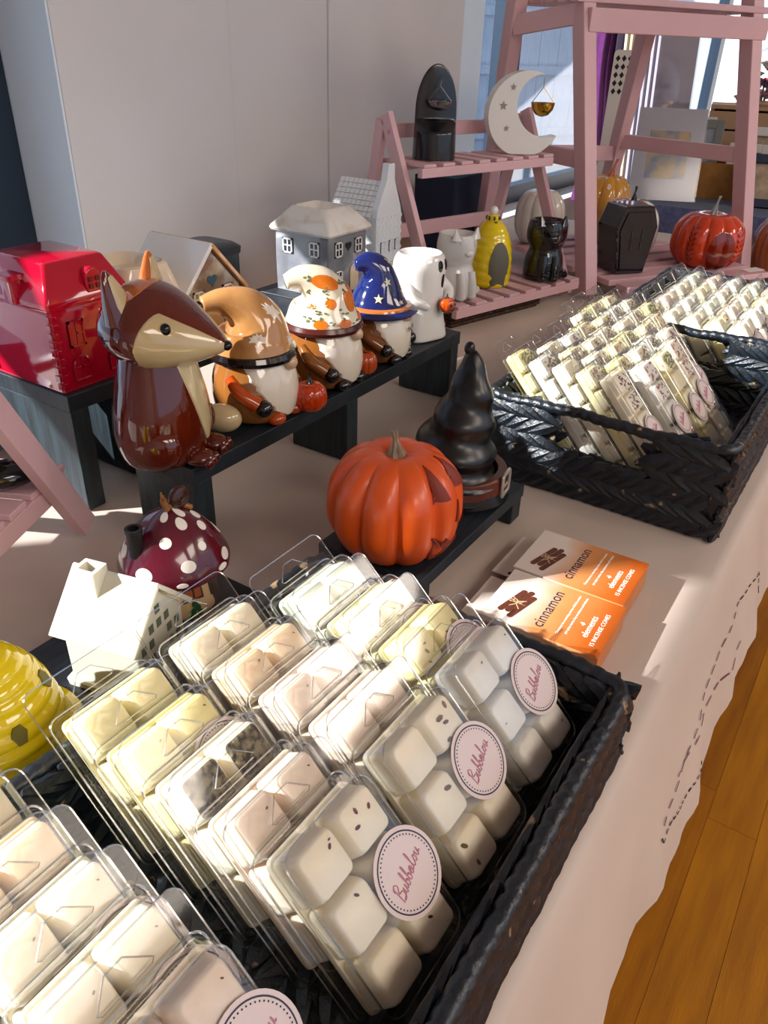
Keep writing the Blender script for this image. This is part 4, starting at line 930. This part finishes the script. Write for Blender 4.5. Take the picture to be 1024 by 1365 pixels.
ob('back_bar', B().bar((0, .222, .315), (SLn, .222, .315), .012, .024), PINKW, t, smooth=False, bevel=.001)
for z in (.318,): ob('screw', B().ell((-.0135, .180, z), (.0015, .004, .004), 10, 6), mat('screw_pink', '#c98f97', .35), t)
# A-frame ladder shelf
t = thing('ladder_shelf', 'tall pink wooden ladder shelf with pumpkins on its lowest tier', 'shelf', (1.60, .53, T), 0)
fd = Vector((.38, -.23, 0)); top = Vector((.074, .121, .52)); D_ = fd.normalized(); Nn = Vector((.52, .855, 0))
pl = (Vector((0, 0, 0)), Vector((.38, -.23, 0)))
ob('front_post', B().bar(top*.014, top*1.25, .036, .030, up=D_), PINKW, t, smooth=False, bevel=.002)
ob('front_post', B().bar(fd+top*.014, fd+top*1.25, .036, .030, up=D_), PINKW, t, smooth=False, bevel=.002)
rl0, rl1 = Vector((.235, .375, .0006)), Vector((.09, .27, .53)); rr0, rr1 = Vector((.60, .205, .0006)), Vector((.45, .11, .50))
ob('rear_post', B().bar(rl0.lerp(rl1, .014), rl1*1.12-rl0*.12, .034, .030, up=D_), PINKW, t, smooth=False, bevel=.002)
ob('rear_post', B().bar(rr0.lerp(rr1, .014), rr1*1.12-rr0*.12, .034, .030, up=D_), PINKW, t, smooth=False, bevel=.002)
zt = .50
a0 = top*(zt/.52); ob('top_rail', B().bar(a0-Nn*.018-D_*.005, a0+fd-Nn*.018+D_*.022, .016, .040), PINKW, t, smooth=False, bevel=.0015)
ob('top_rail', B().bar(a0+Vector((0, 0, .012)), rl1+Vector((0, 0, -.04)), .016, .036), PINKW, t, smooth=False, bevel=.0015)
for i in range(6):
    q = i/5; a = a0+Nn*(.0+.20*q)+Vector((0, 0, .034)); ob('top_slat', B().bar(a-D_*.03, a+fd+D_*.03, .026, .012), PINKW, t, smooth=False, bevel=.0015)
m0 = top*(.26/.52); ob('side_rail', B().bar(m0+fd+Vector((0, 0, .0)), rr0.lerp(rr1, .52), .016, .032), PINKW, t, smooth=False, bevel=.0015)
ob('side_rail', B().bar(m0, rl0.lerp(rl1, .50), .016, .032), PINKW, t, smooth=False, bevel=.0015)
ob('cross_rail', B().bar(rl0.lerp(rl1, .46), rr0.lerp(rr1, .46), .016, .034), PINKW, t, smooth=False, bevel=.0015)
for i in range(8):
    q = i/7; a = Nn*(-.075+.43*q)+Vector((0, 0, .039)); ob('bottom_slat', B().bar(a+D_*.024, a+fd-D_*.024, .040, .012), PINKW, t, smooth=False, bevel=.0015)
ob('bottom_rail', B().bar(D_*.024-Nn*.072+Vector((0, 0, .017)), fd-D_*.024-Nn*.072+Vector((0, 0, .017)), .014, .031), PINKW, t, smooth=False)
SH = .045
# small pink shelf at the left edge
t = thing('mini_shelf', 'small pink slatted shelf cut off at the left edge', 'shelf', (.398, .632, T), 0)
r_ = Vector((.90, .44, 0)); p_ = Vector((-.44, .90, 0))
ob('side_rail', B().bar(Vector((-.155, -.075, .066)), Vector((-.012, -.006, .066)), .012, .020), PINKW, t, smooth=False, bevel=.001)
for i in range(4):
    a = -r_*(.022+.036*i)+Vector((0, 0, .0795)); ob('slat', B().bar(a-p_*.005, a+p_*.115, .027, .0065), PINKW, t, smooth=False, bevel=.001)
ob('side_rail', B().bar(Vector((-.155, -.075, .066))+p_*.105, Vector((-.012, -.006, .066))+p_*.105, .012, .020), PINKW, t, smooth=False, bevel=.001)
for o_ in (Vector((0, 0, 0)), p_*.115):
    ob('leg', B().bar(o_+Vector((.001, -.0127, .0100)), o_+Vector((-.105, -.070, .21)), .024, .013, up=p_), PINKW, t, smooth=False, bevel=.001)
t = thing('boot_ornament', 'shiny black ceramic ornament on the small pink shelf at the left edge', 'ornament', (.325, .628, T+.0835), math.radians(-30))
BL = ceramic('glaze_black', '#0a0a0c', '#111116', nscale=8, rough=.05)
ob('foot', B().ell((.008, 0, .0135), (.030, .018, .013), 24, 12), BL, t); ob('shaft', B().lathe([(.016, .012), (.015, .03), (.018, .05), (.021, .06), (.018, .062)], 28, (-.008, 0, 0)), BL, t)

# ------------------------------------------------------------------ pieces on the step shelf
def cat_burner(label, loc, rz, m, eye):
    t = thing('cat_burner', label, 'cat ornament', loc, rz, group='cat burners on the step shelf')
    def S(th, q):
        pr = cat_burner.q; x = min(max(q, 0), 1)*(len(pr)-1); i = min(int(x), len(pr)-2); p = pr[i].lerp(pr[i+1], x-i); r = p.x
        k = 1+.06*math.cos(4*th)*(1 if p.y > .066 else .25); return Vector((r*1.02*k*math.cos(th), r*.92*k*math.sin(th), p.y))
    cat_burner.q = crv([(.034, .0005, 0), (.0385, .005, 0), (.039, .025, 0), (.036, .045, 0), (.0315, .058, 0), (.033, .066, 0), (.0375, .080, 0), (.038, .098, 0), (.0355, .110, 0), (.034, .113, 0)], 10)
    ob('body', B().surf(S, 56, 40, cap1=False), m, t); ob('dish', B().lathe([(.0345, .112), (.032, .1135), (.028, .110), (.016, .104), (.001, .103)], 40, cap0=False), m, t)
    for s in (-1, 1):
        b = B(); e0 = Vector((s*.021, -.024, .106)); b.rings([[e0+Vector((s*.004*q+.0105*(1-q)*math.cos(a)+.001*math.cos(a), .006*(1-q)*math.sin(a)+.001*math.sin(a), .019*q)) for a in [2*PI*j/12 for j in range(12)]] for q in (0, .3, .6, .85, 1)]); ob('ear', b, m, t)
        ob('paw', B().ell((s*.012, -.034, .008), (.010, .011, .0078), 14, 8), m, t); ob('front_leg', B().sweep([(s*.012, -.030, .050), (s*.012, -.035, .028), (s*.012, -.036, .010)], [.008, .009, .009], 12), m, t)
        ob('eye', patch(B(), S, -PI/2+s*.35, .80, .12, .035, off=.001), eye, t)
    ob('tail', B().sweep(crv([(.030, .012, .010), (.042, .0, .012), (.040, -.018, .011)], 6), [.007]*13, 12), m, t)
    ob('muzzle', B().ell((0, -.036, .084), (.010, .005, .006), 14, 8), m, t)
CATW = ceramic('glaze_catwhite', '#d9d7d2', '#cfccc6', nscale=8)
cat_burner('white ceramic cat burner on the lower tier of the step shelf', (1.275, .675, T+.050), math.radians(-22), CATW, CATW)
cat_burner('black ceramic cat burner on the lower tier of the step shelf', (1.510, .600, T+.050), math.radians(-48), BL, BL)
t = thing('beehive_ornament', 'yellow beehive tealight holder with arched opening, between the two cats', 'ornament', (1.400, .668, T+.050), math.radians(-8))
SB2 = prof_surface([(.038, .0005), (.042, .006), (.0435, .035), (.041, .065), (.034, .092), (.022, .112), (.012, .119), (.011, .121)], mod=ridges(13, .03), n=10); ob('hive', B().surf(SB2, 56, 80), YEL, t, sharp=80)
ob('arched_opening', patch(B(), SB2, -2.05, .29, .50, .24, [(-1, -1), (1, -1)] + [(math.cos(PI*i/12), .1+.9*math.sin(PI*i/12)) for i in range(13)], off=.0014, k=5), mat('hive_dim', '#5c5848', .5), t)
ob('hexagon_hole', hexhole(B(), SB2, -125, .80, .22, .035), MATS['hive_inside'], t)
kn = ob('bee_knob', B().lathe([(.0125, .118), (.013, .124), (.012, .128), (.008, .130)], 24), YEL, t); st = B()
for i in range(8): a = 2*PI*i/8; st.ell((.0128*math.cos(a), .0128*math.sin(a), .124), (.0022, .0022, .004), 8, 5)
ob('bee_stripes', st, BEEB, kn); ob('bee_wings', B().ell((0, 0, .136), (.009, .008, .0085), 16, 8), WHITE, kn)
# black hooded burner
t = thing('hooded_burner', 'black arched ceramic burner with a hanging silver dish, on the top tier', 'oil burner', (1.328, .765, T+.272), math.radians(-48))
def hood(w, h, dep): return [(-w/2, 0), (w/2, 0), (w/2*1.0, h*.35)] + [(w*.47*math.cos(PI*i/12), h-w*.47+w*.47*math.sin(PI*i/12)) for i in range(13)] + [(-w/2, h*.35)]
HW, HH = .074, .150
ol = [(HW/2*math.cos(PI+PI*i/20) if 0 else 0, 0) for i in range(0)]
def hoodS(th, q):
    z = .0005+HH*math.sin(q*PI/2)**.9 if q > 0 else .0005
    k = 1.0 if z < HH*.55 else math.sqrt(max(0.0, 1-((z-HH*.55)/(HH*.452))**2)); r = HW/2*(1.06-.12*z/HH)*max(k, .02)
    y = r*.86*math.sin(th); 
    if z > .045 and y < 0: y *= max(.12, 1-(z-.045)/.022) if z < .067 else .12
    return Vector((r*math.cos(th), y, z))
ob('hood', B().surf(hoodS, 64, 60), mat('satin_black', '#0b0e12', .22, coat=.3), t, sharp=60)
SILV = mat('silver', '#8d9094', .18, metal=1.0)
ob('dish', B().lathe([(.003, .080), (.012, .082), (.019, .089), (.021, .095), (.020, .095), (.016, .090), (.002, .086)], 28, (0, -.028, 0)), SILV, t)
b = B().sweep([(-.020, -.028, .095), (0, -.024, .118)], .0006, 6).sweep([(.020, -.028, .095), (0, -.024, .118)], .0006, 6).sweep(crv([(0, -.024, .117), (.003, -.022, .126), (.006, -.010, .132)], 5), .0008, 6); ob('chain', b, SILV, t)
# moon burner
t = thing('moon_burner', 'white crescent moon burner with cut-out stars and a hanging gold dish', 'oil burner', (1.535, .690, T+.272), math.radians(-50))
R1 = .0735; c1 = (0, R1-.004); R2 = .058; c2 = (.031, .088); out = []
a1 = math.radians(66); a2 = math.radians(-28)
for i in range(41): a = a1+(2*PI-a1+a2)*i/40; out.append((c1[0]+R1*math.cos(a), max(0.0006, c1[1]+R1*math.sin(a))))
b1 = math.atan2(out[-1][1]-c2[1], out[-1][0]-c2[0]); b0 = math.atan2(out[0][1]-c2[1], out[0][0]-c2[0])
while b1 > 0: b1 -= 2*PI
e1 = b1; e0 = b0-2*PI
for i in range(1, 30):
    q = i/30; a = e1+(e0-e1)*q; r = math.hypot(out[40][0]-c2[0], out[40][1]-c2[1])*(1-q)+math.hypot(out[0][0]-c2[0], out[0][1]-c2[1])*q
    r = r*(1-math.sin(PI*q))+.050*math.sin(PI*q); out.append((c2[0]+r*math.cos(a), c2[1]+r*math.sin(a)))
MOONW = mat('moon_white', '#e4e2dc', .3, coat=.2)
ob('crescent', B().prism(out, -.019, .019, lambda a, z, d: (a, d, z)), MOONW, t, bevel=.008, seg=4)
for x, z, r in ((-.030, .115, .0065), (-.046, .084, .0085), (-.036, .046, .006)): ob('star_cutout', B().prism([(sx*r, sy*r) for sx, sy in STAR], 0, .0006, lambda a, zz, d: (a+x, -.0192-d, zz+z)), mat('star_hole', '#8f8a80', .6), t, smooth=False)
GLD = mat('gold_metal', '#b8923c', .2, metal=1.0)
ob('dish', B().lathe([(.003, .066), (.012, .069), (.020, .078), (.023, .090), (.0215, .090), (.015, .078), (.002, .072)], 28, (.036, 0, 0)), GLD, t)
ob('chain', B().sweep([(.014, 0, .090), (.034, 0, .116)], .0007, 6).sweep([(.058, 0, .090), (.034, 0, .116)], .0007, 6).sweep([(.034, 0, .115), (.033, 0, .132)], .0007, 6), GLD, t)
# wicker tray under the step shelf
t = thing('wicker_tray', 'brown wicker tray tucked under the pink step shelf', 'tray', (1.375, .668, T), math.radians(-15))
WK = mat('brown_wicker', '#4b2f1d', .55, '#2e1b10', nscale=60, bump=.4, bscale=200)
ob('tray_base', B().box(-.125, .125, -.045, .045, .0006, .006), WK, t, smooth=False); b = B()
for r in range(3):
    for k in range(32): b.ell((-.125+.0081*k, -.047, .0065+.0062*r), (.0046, .0028, .0030), 6, 4)
    for k in range(11): b.ell((-.127, -.044+.0085*k, .0065+.0062*r), (.0028, .0046, .0030), 6, 4); b.ell((.127, -.044+.0085*k, .0065+.0062*r), (.0028, .0046, .0030), 6, 4)
ob('woven_side', b, WK, t, kind='stuff')

# ------------------------------------------------------------------ pumpkins and coffin on the ladder shelf
def lad(u, v): return (u, v, T+SH+.0002)
t = thing('coffin_burner', 'black ceramic coffin burner standing in front of a striped pumpkin', 'ornament', lad(1.705, .502), math.radians(-38))
cf = [(-.034, 0), (.034, 0), (.050, .095), (.034, .135), (-.034, .135), (-.050, .095)]
b = B(); n = len(cf)
ob('coffin', B().prism([(x, z+.0006) for x, z in cf], -.036, .036, lambda a, z, d: (a, d, z)), BL, t, smooth=False, bevel=.003)
ob('lid_panel', B().prism([(x*.82, z*.86+.009) for x, z in cf], .0362, .039, lambda a, z, d: (a, -d, z)), BL, t, smooth=False, bevel=.001)
b = B().box(-.014, -.010, -.0402, -.0392, .05, .09).box(.010, .014, -.0402, -.0392, .05, .09).box(-.016, .016, -.0402, -.0392, .068, .072); ob('raised_lettering', b, ceramic('glaze_charcoal', '#1d1d20'), t, smooth=False)
def pumpkin(name, label, loc, R, H, lobes, m, stm, amp=.09, sh=.03, lean=(.004, 0), rz=0, sr=.007):
    t = thing(name, label, 'pumpkin', loc, rz, group='pumpkins on the ladder shelf'); S = pumpkin_surface(R, H, lobes, amp)
    ob('shell', B().surf(S, 96, 32), m, t); ob('stem', stem(B(), H*.90, sh, sr, lean), stm, t); return t, S
DK = ceramic('stem_dark', '#23272a'); GRN = ceramic('stem_grey', '#8d938c')
t, S = pumpkin('pumpkin_jar', 'glossy red-orange pumpkin jar with round opening and grey stem', lad(1.882, .372), .078, .110, 12, ceramic('glaze_pumpkin', '#cf3f12', '#bd330a', nscale=7), GRN, sh=.045, lean=(.006, -.004), rz=math.radians(-20))
ob('opening', patch(B(), S, math.radians(-122), .37, .40, .19, off=.0012, k=5), ceramic('opening_red', '#7a1c06'), t)
ob('lid_seam', B().surf(lambda th, q: S(th, .745+.012*q)*1.0+nrm(S, th, .75)*(.0009), 64, 2, False, False), ceramic('seam_red', '#a82e0a'), t)
for th in (-172, -85):
    b = B()
    for i in range(7):
        for s in (-1, 1): patch(b, S, math.radians(th)+s*.075, .30+.045*i, .045, .016, [(-1, -.6*s), (1, .8*s), (.9, 1.2*s), (-1, .2*s)], off=.001, k=1)
    ob('leaf_cuts', b, MATS['opening_red'], t)
t, S = pumpkin('pumpkin_jar', 'black and white striped pumpkin jar behind the coffin', lad(1.865, .545), .066, .120, 10, WHITE, BL, sh=.04)
for k in range(5): ob('stripe', band(B(), S, .12, .97, 2*PI*(k+.25)/5, lambda q: .30, off=.0008), BL if k % 2 == 0 else GORG, t)
t, S = pumpkin('pumpkin_jar', 'mustard pumpkin jar with daisies and a curled stem', lad(1.985, .648), .062, .150, 10, ceramic('glaze_mustard', '#d59a3a', '#c98a28', nscale=8), ceramic('stem_rust', '#b9673a'), sh=.05, lean=(.022, -.006), sr=.008)
for th, q in ((-130, .70), (-160, .62), (-110, .60), (-140, .52), (-175, .72), (-95, .74), (-150, .42)):
    b = B(); [patch(b, S, math.radians(th)+.055*math.cos(a), q+.016*math.sin(a), .035, .010, off=.0008, k=1, n=8) for a in [2*PI*i/5 for i in range(5)]]; ob('daisy', b, WHITE, t)
t, S = pumpkin('pumpkin_jar', 'cream white pumpkin jar with dark stem behind the black cat', lad(1.850, .760), .060, .120, 12, ceramic('glaze_offwhite', '#d8d2c6', '#ccc4b4', nscale=8), mat('stem_sage', '#5f6a62', .5), sh=.035)
t = thing('squash_vase', 'large brown-orange ribbed pumpkin cut off by the right edge', 'pumpkin', (2.055, .232, T), 0)
ob('shell', B().surf(pumpkin_surface(.075, .145, 10, .08), 90, 32), ceramic('glaze_rust', '#a05a2c', '#8a4a20', nscale=6), t); ob('stem', stem(B(), .13, .03, .008), STEMM, t)
for i, (u, v, a) in enumerate(((1.93, .318, .4), (1.955, .290, .5))): pass
t = tag(ob('price_card', B().box(-.026, .026, -.012, .012, 0, .0008), mat('card_white', '#e8e4e0', .6), None, (1.905, .268, T+SH+.0004)), 'white price card lying before the red-orange pumpkin jar', 'card'); t.rotation_euler = (0, 0, -.5)

# ------------------------------------------------------------------ left edge and behind
t = thing('storage_box', 'pale blue plastic storage box with lid, behind the left riser', 'storage box', (.41, .93, T), 0)
ob('tub', rect_rings(B(), ((.20, .14, .0006, .015), (.23, .17, .050, .018))), mat('blue_plastic', '#6d8fb4', .3), t); ob('lid', rect_rings(B(), ((.245, .185, .0505, .02), (.25, .19, .056, .02), (.245, .185, .066, .02), (.22, .16, .067, .02))), mat('grey_plastic', '#a9b6c6', .3), t)
t = thing('folded_fabric', 'folded teal-blue fabric on the plastic storage box', 'fabric', (.41, .93, T+.0675), 0)
for k in range(4): ob('fold', rect_rings(B(), ((.20-.004*k, .13, .0004+.0165*k, .02), (.21-.004*k, .14, .008+.0165*k, .02), (.20-.004*k, .13, .016+.0165*k, .02))), mat('teal_fabric', '#1f4a72', .8, bump=.3, bscale=300), t)
t = thing('black_tin', 'black round-cornered container behind the brown house', 'container', (.905, .945, T), 0)
ob('tin', rect_rings(B(), ((.11, .09, .0006, .02), (.11, .09, .150, .02))), mat('tin_black', '#15181c', .4), t); ob('lid', rect_rings(B(), ((.114, .094, .1505, .02), (.116, .096, .160, .02), (.10, .08, .166, .02))), MATS['tin_black'], t)
t = thing('navy_crate', 'dark navy fabric crate below the window behind the step shelf', 'crate', (1.86, .985, T), 0)
ob('crate_body', rect_rings(B(), ((.27, .11, .0006, .008), (.28, .115, .185, .008), (.26, .10, .185, .006), (.25, .09, .02, .006))), mat('navy_fabric', '#141d38', .8, bump=.2, bscale=200), t); ob('rolled_cloth', B().sweep([(-.11, 0, .16), (.11, .01, .165)], .035, 16), mat('teal_cloth', '#1d6a6e', .8), t)

# ------------------------------------------------------------------ next stall
T2 = .80
t = thing('stall_table', 'neighbouring stall table under a blue-grey cloth', 'table', (3.35, .43, 0), 0)
ob('table_top', B().box(-.80, .85, -.48, .48, T2-.03, T2), mat('stall_cloth', '#59606f', .8), t, smooth=False); ob('cloth_drop', B().box(-.815, -.80, -.48, .48, .15, T2), mat('stall_drop', '#4d5680', .8, '#6a6f92', nscale=60), t, smooth=False)
for x in (-.7, .75):
    for y in (-.4, .4): ob('leg', B().bar((x, y, 0), (x, y, T2-.03), .03, .03), lm_, t, smooth=False)
CARD = mat('cardboard', '#a3702f', .8, '#8f5f25', nscale=30); WOOD1 = mat('frame_wood_white', '#cfc8c0', .6); WOOD2 = mat('frame_wood_grey', '#77776f', .6); WOOD3 = mat('frame_wood_tan', '#a88664', .6)
fa = math.radians(-78)     # faces the camera along the table
t = thing('cardboard_box', 'shallow cardboard box of picture frames on the next stall', 'box', (2.84, .585, T2), fa)
for x0, x1, y0, y1 in ((-.19, .19, -.07, -.066), (-.19, .19, .066, .07), (-.19, -.186, -.066, .066), (.186, .19, -.066, .066)): ob('panel', B().box(x0, x1, y0, y1, .0006, .105), CARD, t, smooth=False)
ob('bottom', B().box(-.186, .186, -.066, .066, .0006, .004), CARD, t, smooth=False)
def pframe(label, u, v, z, w, h, m, inner, lean=8, rz=fa, th=.018, bw=.025):
    M = Matrix.Translation((u, v, z)) @ Matrix.Rotation(rz, 4, 'Z') @ Matrix.Rotation(math.radians(-lean), 4, 'X')
    t = thing('picture_frame', label, 'picture frame', group='picture frames on the next stall', M=M)
    for x0, x1, z0, z1 in ((-w/2, -w/2+bw, 0, h), (w/2-bw, w/2, 0, h), (-w/2+bw, w/2-bw, 0, bw), (-w/2+bw, w/2-bw, h-bw, h)): ob('moulding', B().box(x0, x1, -th/2, th/2, z0, z1), m, t, smooth=False, bevel=.002)
    ob('backing', B().box(-w/2+bw, w/2-bw, th*.1, th*.35, bw, h-bw), inner, t, smooth=False); return t
GLS = mat('mirror_grey', '#9aa4ac', .15, metal=.4); LIN = mat('linen_print', '#b8a488', .7, '#8d7a60', nscale=25)
dx = Vector((math.cos(fa), math.sin(fa), 0)); dn = Vector((-math.sin(fa), math.cos(fa), 0))
def bp(a, n): return Vector((2.84, .585, 0))+dx*a+dn*n
for i, (a, n_, w, h, m, inn) in enumerate(((-.085, .035, .11, .22, WOOD1, LIN), (-.060, .0, .115, .215, WOOD2, GLS), (.115, .025, .12, .20, WOOD1, LIN), (.085, -.018, .12, .155, WOOD1, LIN))):
    p = bp(a, n_); pframe('%s frame standing in the cardboard box, %s' % (('tall pale', 'grey', 'cream', 'short white')[i], ('rearmost left', 'beside the tall pale one', 'rearmost right', 'front right')[i]), p.x, p.y, T2+.006, w, h, m, inn, 5)
pframe('dark navy frame lying against the next stall edge, right of the red-orange pumpkin', 2.70, .405, T2+.0006, .16, .15, mat('frame_navy', '#1a2740', .5), LIN, 18)
t = thing('wooden_crate', 'tall brown wooden crate behind the picture frames', 'crate', (3.16, .55, T2), fa)
for i in range(4): ob('slat', B().box(-.16, .16, -.10, -.09, .01+.058*i, .062+.058*i), WOOD3, t, smooth=False, bevel=.001); ob('slat', B().box(-.16, .16, .09, .10, .01+.058*i, .062+.058*i), WOOD3, t, smooth=False)
ob('top', B().box(-.16, .16, -.10, .10, .243, .255), WOOD3, t, smooth=False)
for x in (-.153, .153): ob('end_panel', B().box(x-.006, x+.006, -.089, .089, .0006, .243), WOOD3, t, smooth=False)
CG = clear('cloche_glass', .05, .8)
def flowers(parent, name, n, R, zc, cols, seed, sz=.012):
    r = random.Random(seed)
    for i in range(n):
        a = r.random()*2*PI; q = R*math.sqrt(r.random()); z = zc+r.uniform(-1, 1)*R*1.1; c = Vector((q*math.cos(a), q*math.sin(a), z)); s = sz*r.uniform(.7, 1.2)
        b = B().ell(c, (s, s, s*.8), 10, 6)
        for k in range(5): d = Vector((math.cos(k*1.26), math.sin(k*1.26), .2)); b.ell(c+d*s, (s*.6, s*.6, s*.35), 8, 5)
        ob(name, b, cols[i % len(cols)], parent)
t = thing('flower_cloche', 'glass cloche of dried flowers on the wooden crate', 'cloche', (3.14, .545, T2+.2555), 0)
ob('base', B().lathe([(.078, .0004), (.080, .006), (.076, .012)], 32), WOOD3, t); ob('dome', B().lathe([(.068, .0125), (.069, .09), (.062, .13), (.045, .158), (.02, .173), (.002, .176)], 36, cap0=False), CG, t)
FP = [mat('dried_plum', '#4c2438', .8), mat('dried_rose', '#8c4a58', .8), mat('dried_cream', '#cfc2ae', .8), mat('dried_violet', '#44305c', .8)]
flowers(t, 'dried_flower', 16, .042, .075, FP, 3); ob('stems', B().sweep([(0, 0, .012), (.005, 0, .07)], .004, 8).sweep([(.01, .01, .012), (-.02, .01, .08)], .003, 8), mat('stem_dry', '#6d6a44', .8), t)
t = thing('berry_posy', 'pot of red berries and green leaves behind the glass cloche', 'flowers', (3.40, .63, T2), 0)
ob('pot', B().lathe([(.05, .0006), (.062, .24), (.066, .25), (.058, .25), (.05, .20)], 28), WHITE, t); flowers(t, 'berry_cluster', 12, .05, .30, [mat('berry_red', '#a8283c', .4), mat('leaf_green', '#5d7a3c', .6), mat('berry_pink', '#d08a94', .5)], 9, .013); ob('stems', B().lathe([(.03, .20), (.035, .29)], 12), mat('stem_green', '#4c5f34', .7), t)
# framed art print in cellophane, leaning
def board(label, u, v, z, w, h, th, m, lean, rz=fa, art=False):
    M = Matrix.Translation((u, v, z)) @ Matrix.Rotation(rz, 4, 'Z') @ Matrix.Rotation(math.radians(-lean), 4, 'X'); t = thing('mounted_print', label, 'print', group='prints on the next stall', M=M)
    ob('mount', B().box(-w/2, w/2, -th/2, th/2, 0, h), m, t, smooth=False, bevel=.001)
    if art:
        ob('artwork', B().box(-w*.30, w*.30, -th/2-.001, -th/2-.0002, h*.24, h*.76), mat('art_ochre', '#b49a6c', .7, '#6f7c92', nscale=18, thr=(.45, .62)), t, smooth=False)
    ob('sleeve', B().box(-w/2-.004, w/2+.004, -th/2-.003, -th/2-.0025, -.0, h+.004), clear('cellophane', .03, .5, rough=.12), t, smooth=False); return t
board('cellophane-wrapped art print in a grey mount, leaning behind the striped pumpkin', 2.62, .685, T2, .20, .26, .008, mat('mount_grey', '#a9a8b0', .6), 14, math.radians(-66), True)
MG = [mat('mount_lilac', '#8f8896', .6), mat('mount_mauve', '#9a8f98', .6), mat('mount_beige', '#b9a68c', .6, '#a08a6a', nscale=8), mat('mount_cream', '#cdbfa2', .6)]
for i in range(7):
    board('tall wrapped print board, %s in the leaning stack beside the purple knit' % ('frontmost', 'second', 'third', 'fourth', 'fifth', 'sixth', 'rearmost')[i], 2.99+.008*i, .795+.021*i, T2, .22, .52, .010, MG[(0, 1, 0, 1, 2, 2, 3)[i]], 4, math.radians(-18))
# purple knit hanging
t = thing('knit_jumper', 'purple ribbed knit jumper hanging by the far window', 'garment', (3.12, 1.06, T2-.30), math.radians(-70))
KN = mat('purple_knit', '#5c1a5e', .9, '#4a144c', nscale=40, bump=.5, bscale=180, stretch=(6, 6, 1))
def knit(cx, w, d, z0, z1, flare):
    R = []
    for i in range(16):
        q = i/15; z = z0+(z1-z0)*q; ww = w*(1+flare*(1-q))*(1-.15*math.sin(PI*q)); R.append([(cx+.012*math.sin(q*7)+ww*(1+.05*math.sin(10*a))*math.cos(a), d*(1+.08*math.sin(7*a))*math.sin(a), z) for a in [2*PI*j/36 for j in range(36)]])
    return B().rings(R)
ob('sleeve', knit(-.045, .040, .035, .20, .95, .25), KN, t); ob('body', knit(.05, .07, .04, .25, .98, .1), mat('dark_knit', '#221628', .9), t); ob('hanger_stand', B().bar((.01, 0, -.4990), (.01, 0, 1.0), .015, .015), lm_, t, smooth=False)
t = thing('perforated_tag', 'cream perforated wooden tag in front of the purple knit', 'tag', (2.66, .885, T2), math.radians(-70))
ob('tag', B().prism(rrect(.062, .40, .012, 4, 0, .2005), -.003, .003, lambda a, z, d: (a, d, z)), mat('tag_cream', '#d8d0c2', .6), t); b = B()
for i in range(3):
    for k in range(5): b.prism([(sx*.007-.018+.018*i, sy*.009+.29+.022*k) for sx, sy in ((0, -1), (1, 0), (0, 1), (-1, 0))], .0032, .0036, lambda a, z, d: (a, -d, z))
ob('perforations', b, DARK, t, smooth=False)
# ------------------------------------------------------------------ outside the window
FEN = mat('fence_paint', '#c3ccd6', .8, '#aeb9c6', nscale=4, stretch=(6, 6, 1)); GRS = mat('yard', '#7f8f9a', .9)
struct('ground_outside', B().box(-8, 16, 1.5, 14, -.12, -.02), GRS, smooth=False)
t = thing('garden_fence', 'pale painted board fence outside the window', 'fence', (7.5, 5.0, -.02), math.radians(-20))
fb = B().box(0, .15, 0, .02, .0006, 1.75).mesh('fence_board', FEN, smooth=False)
for i in range(46): ob('fence_board', fb, None, t, (-3.4+.158*i, (i % 2)*.004, .02*math.sin(i*2.1)))
for z in (.35, 1.0, 1.55): ob('fence_rail', B().box(-3.4, 3.9, -.05, -.001, z, z+.09), FEN, t, smooth=False)
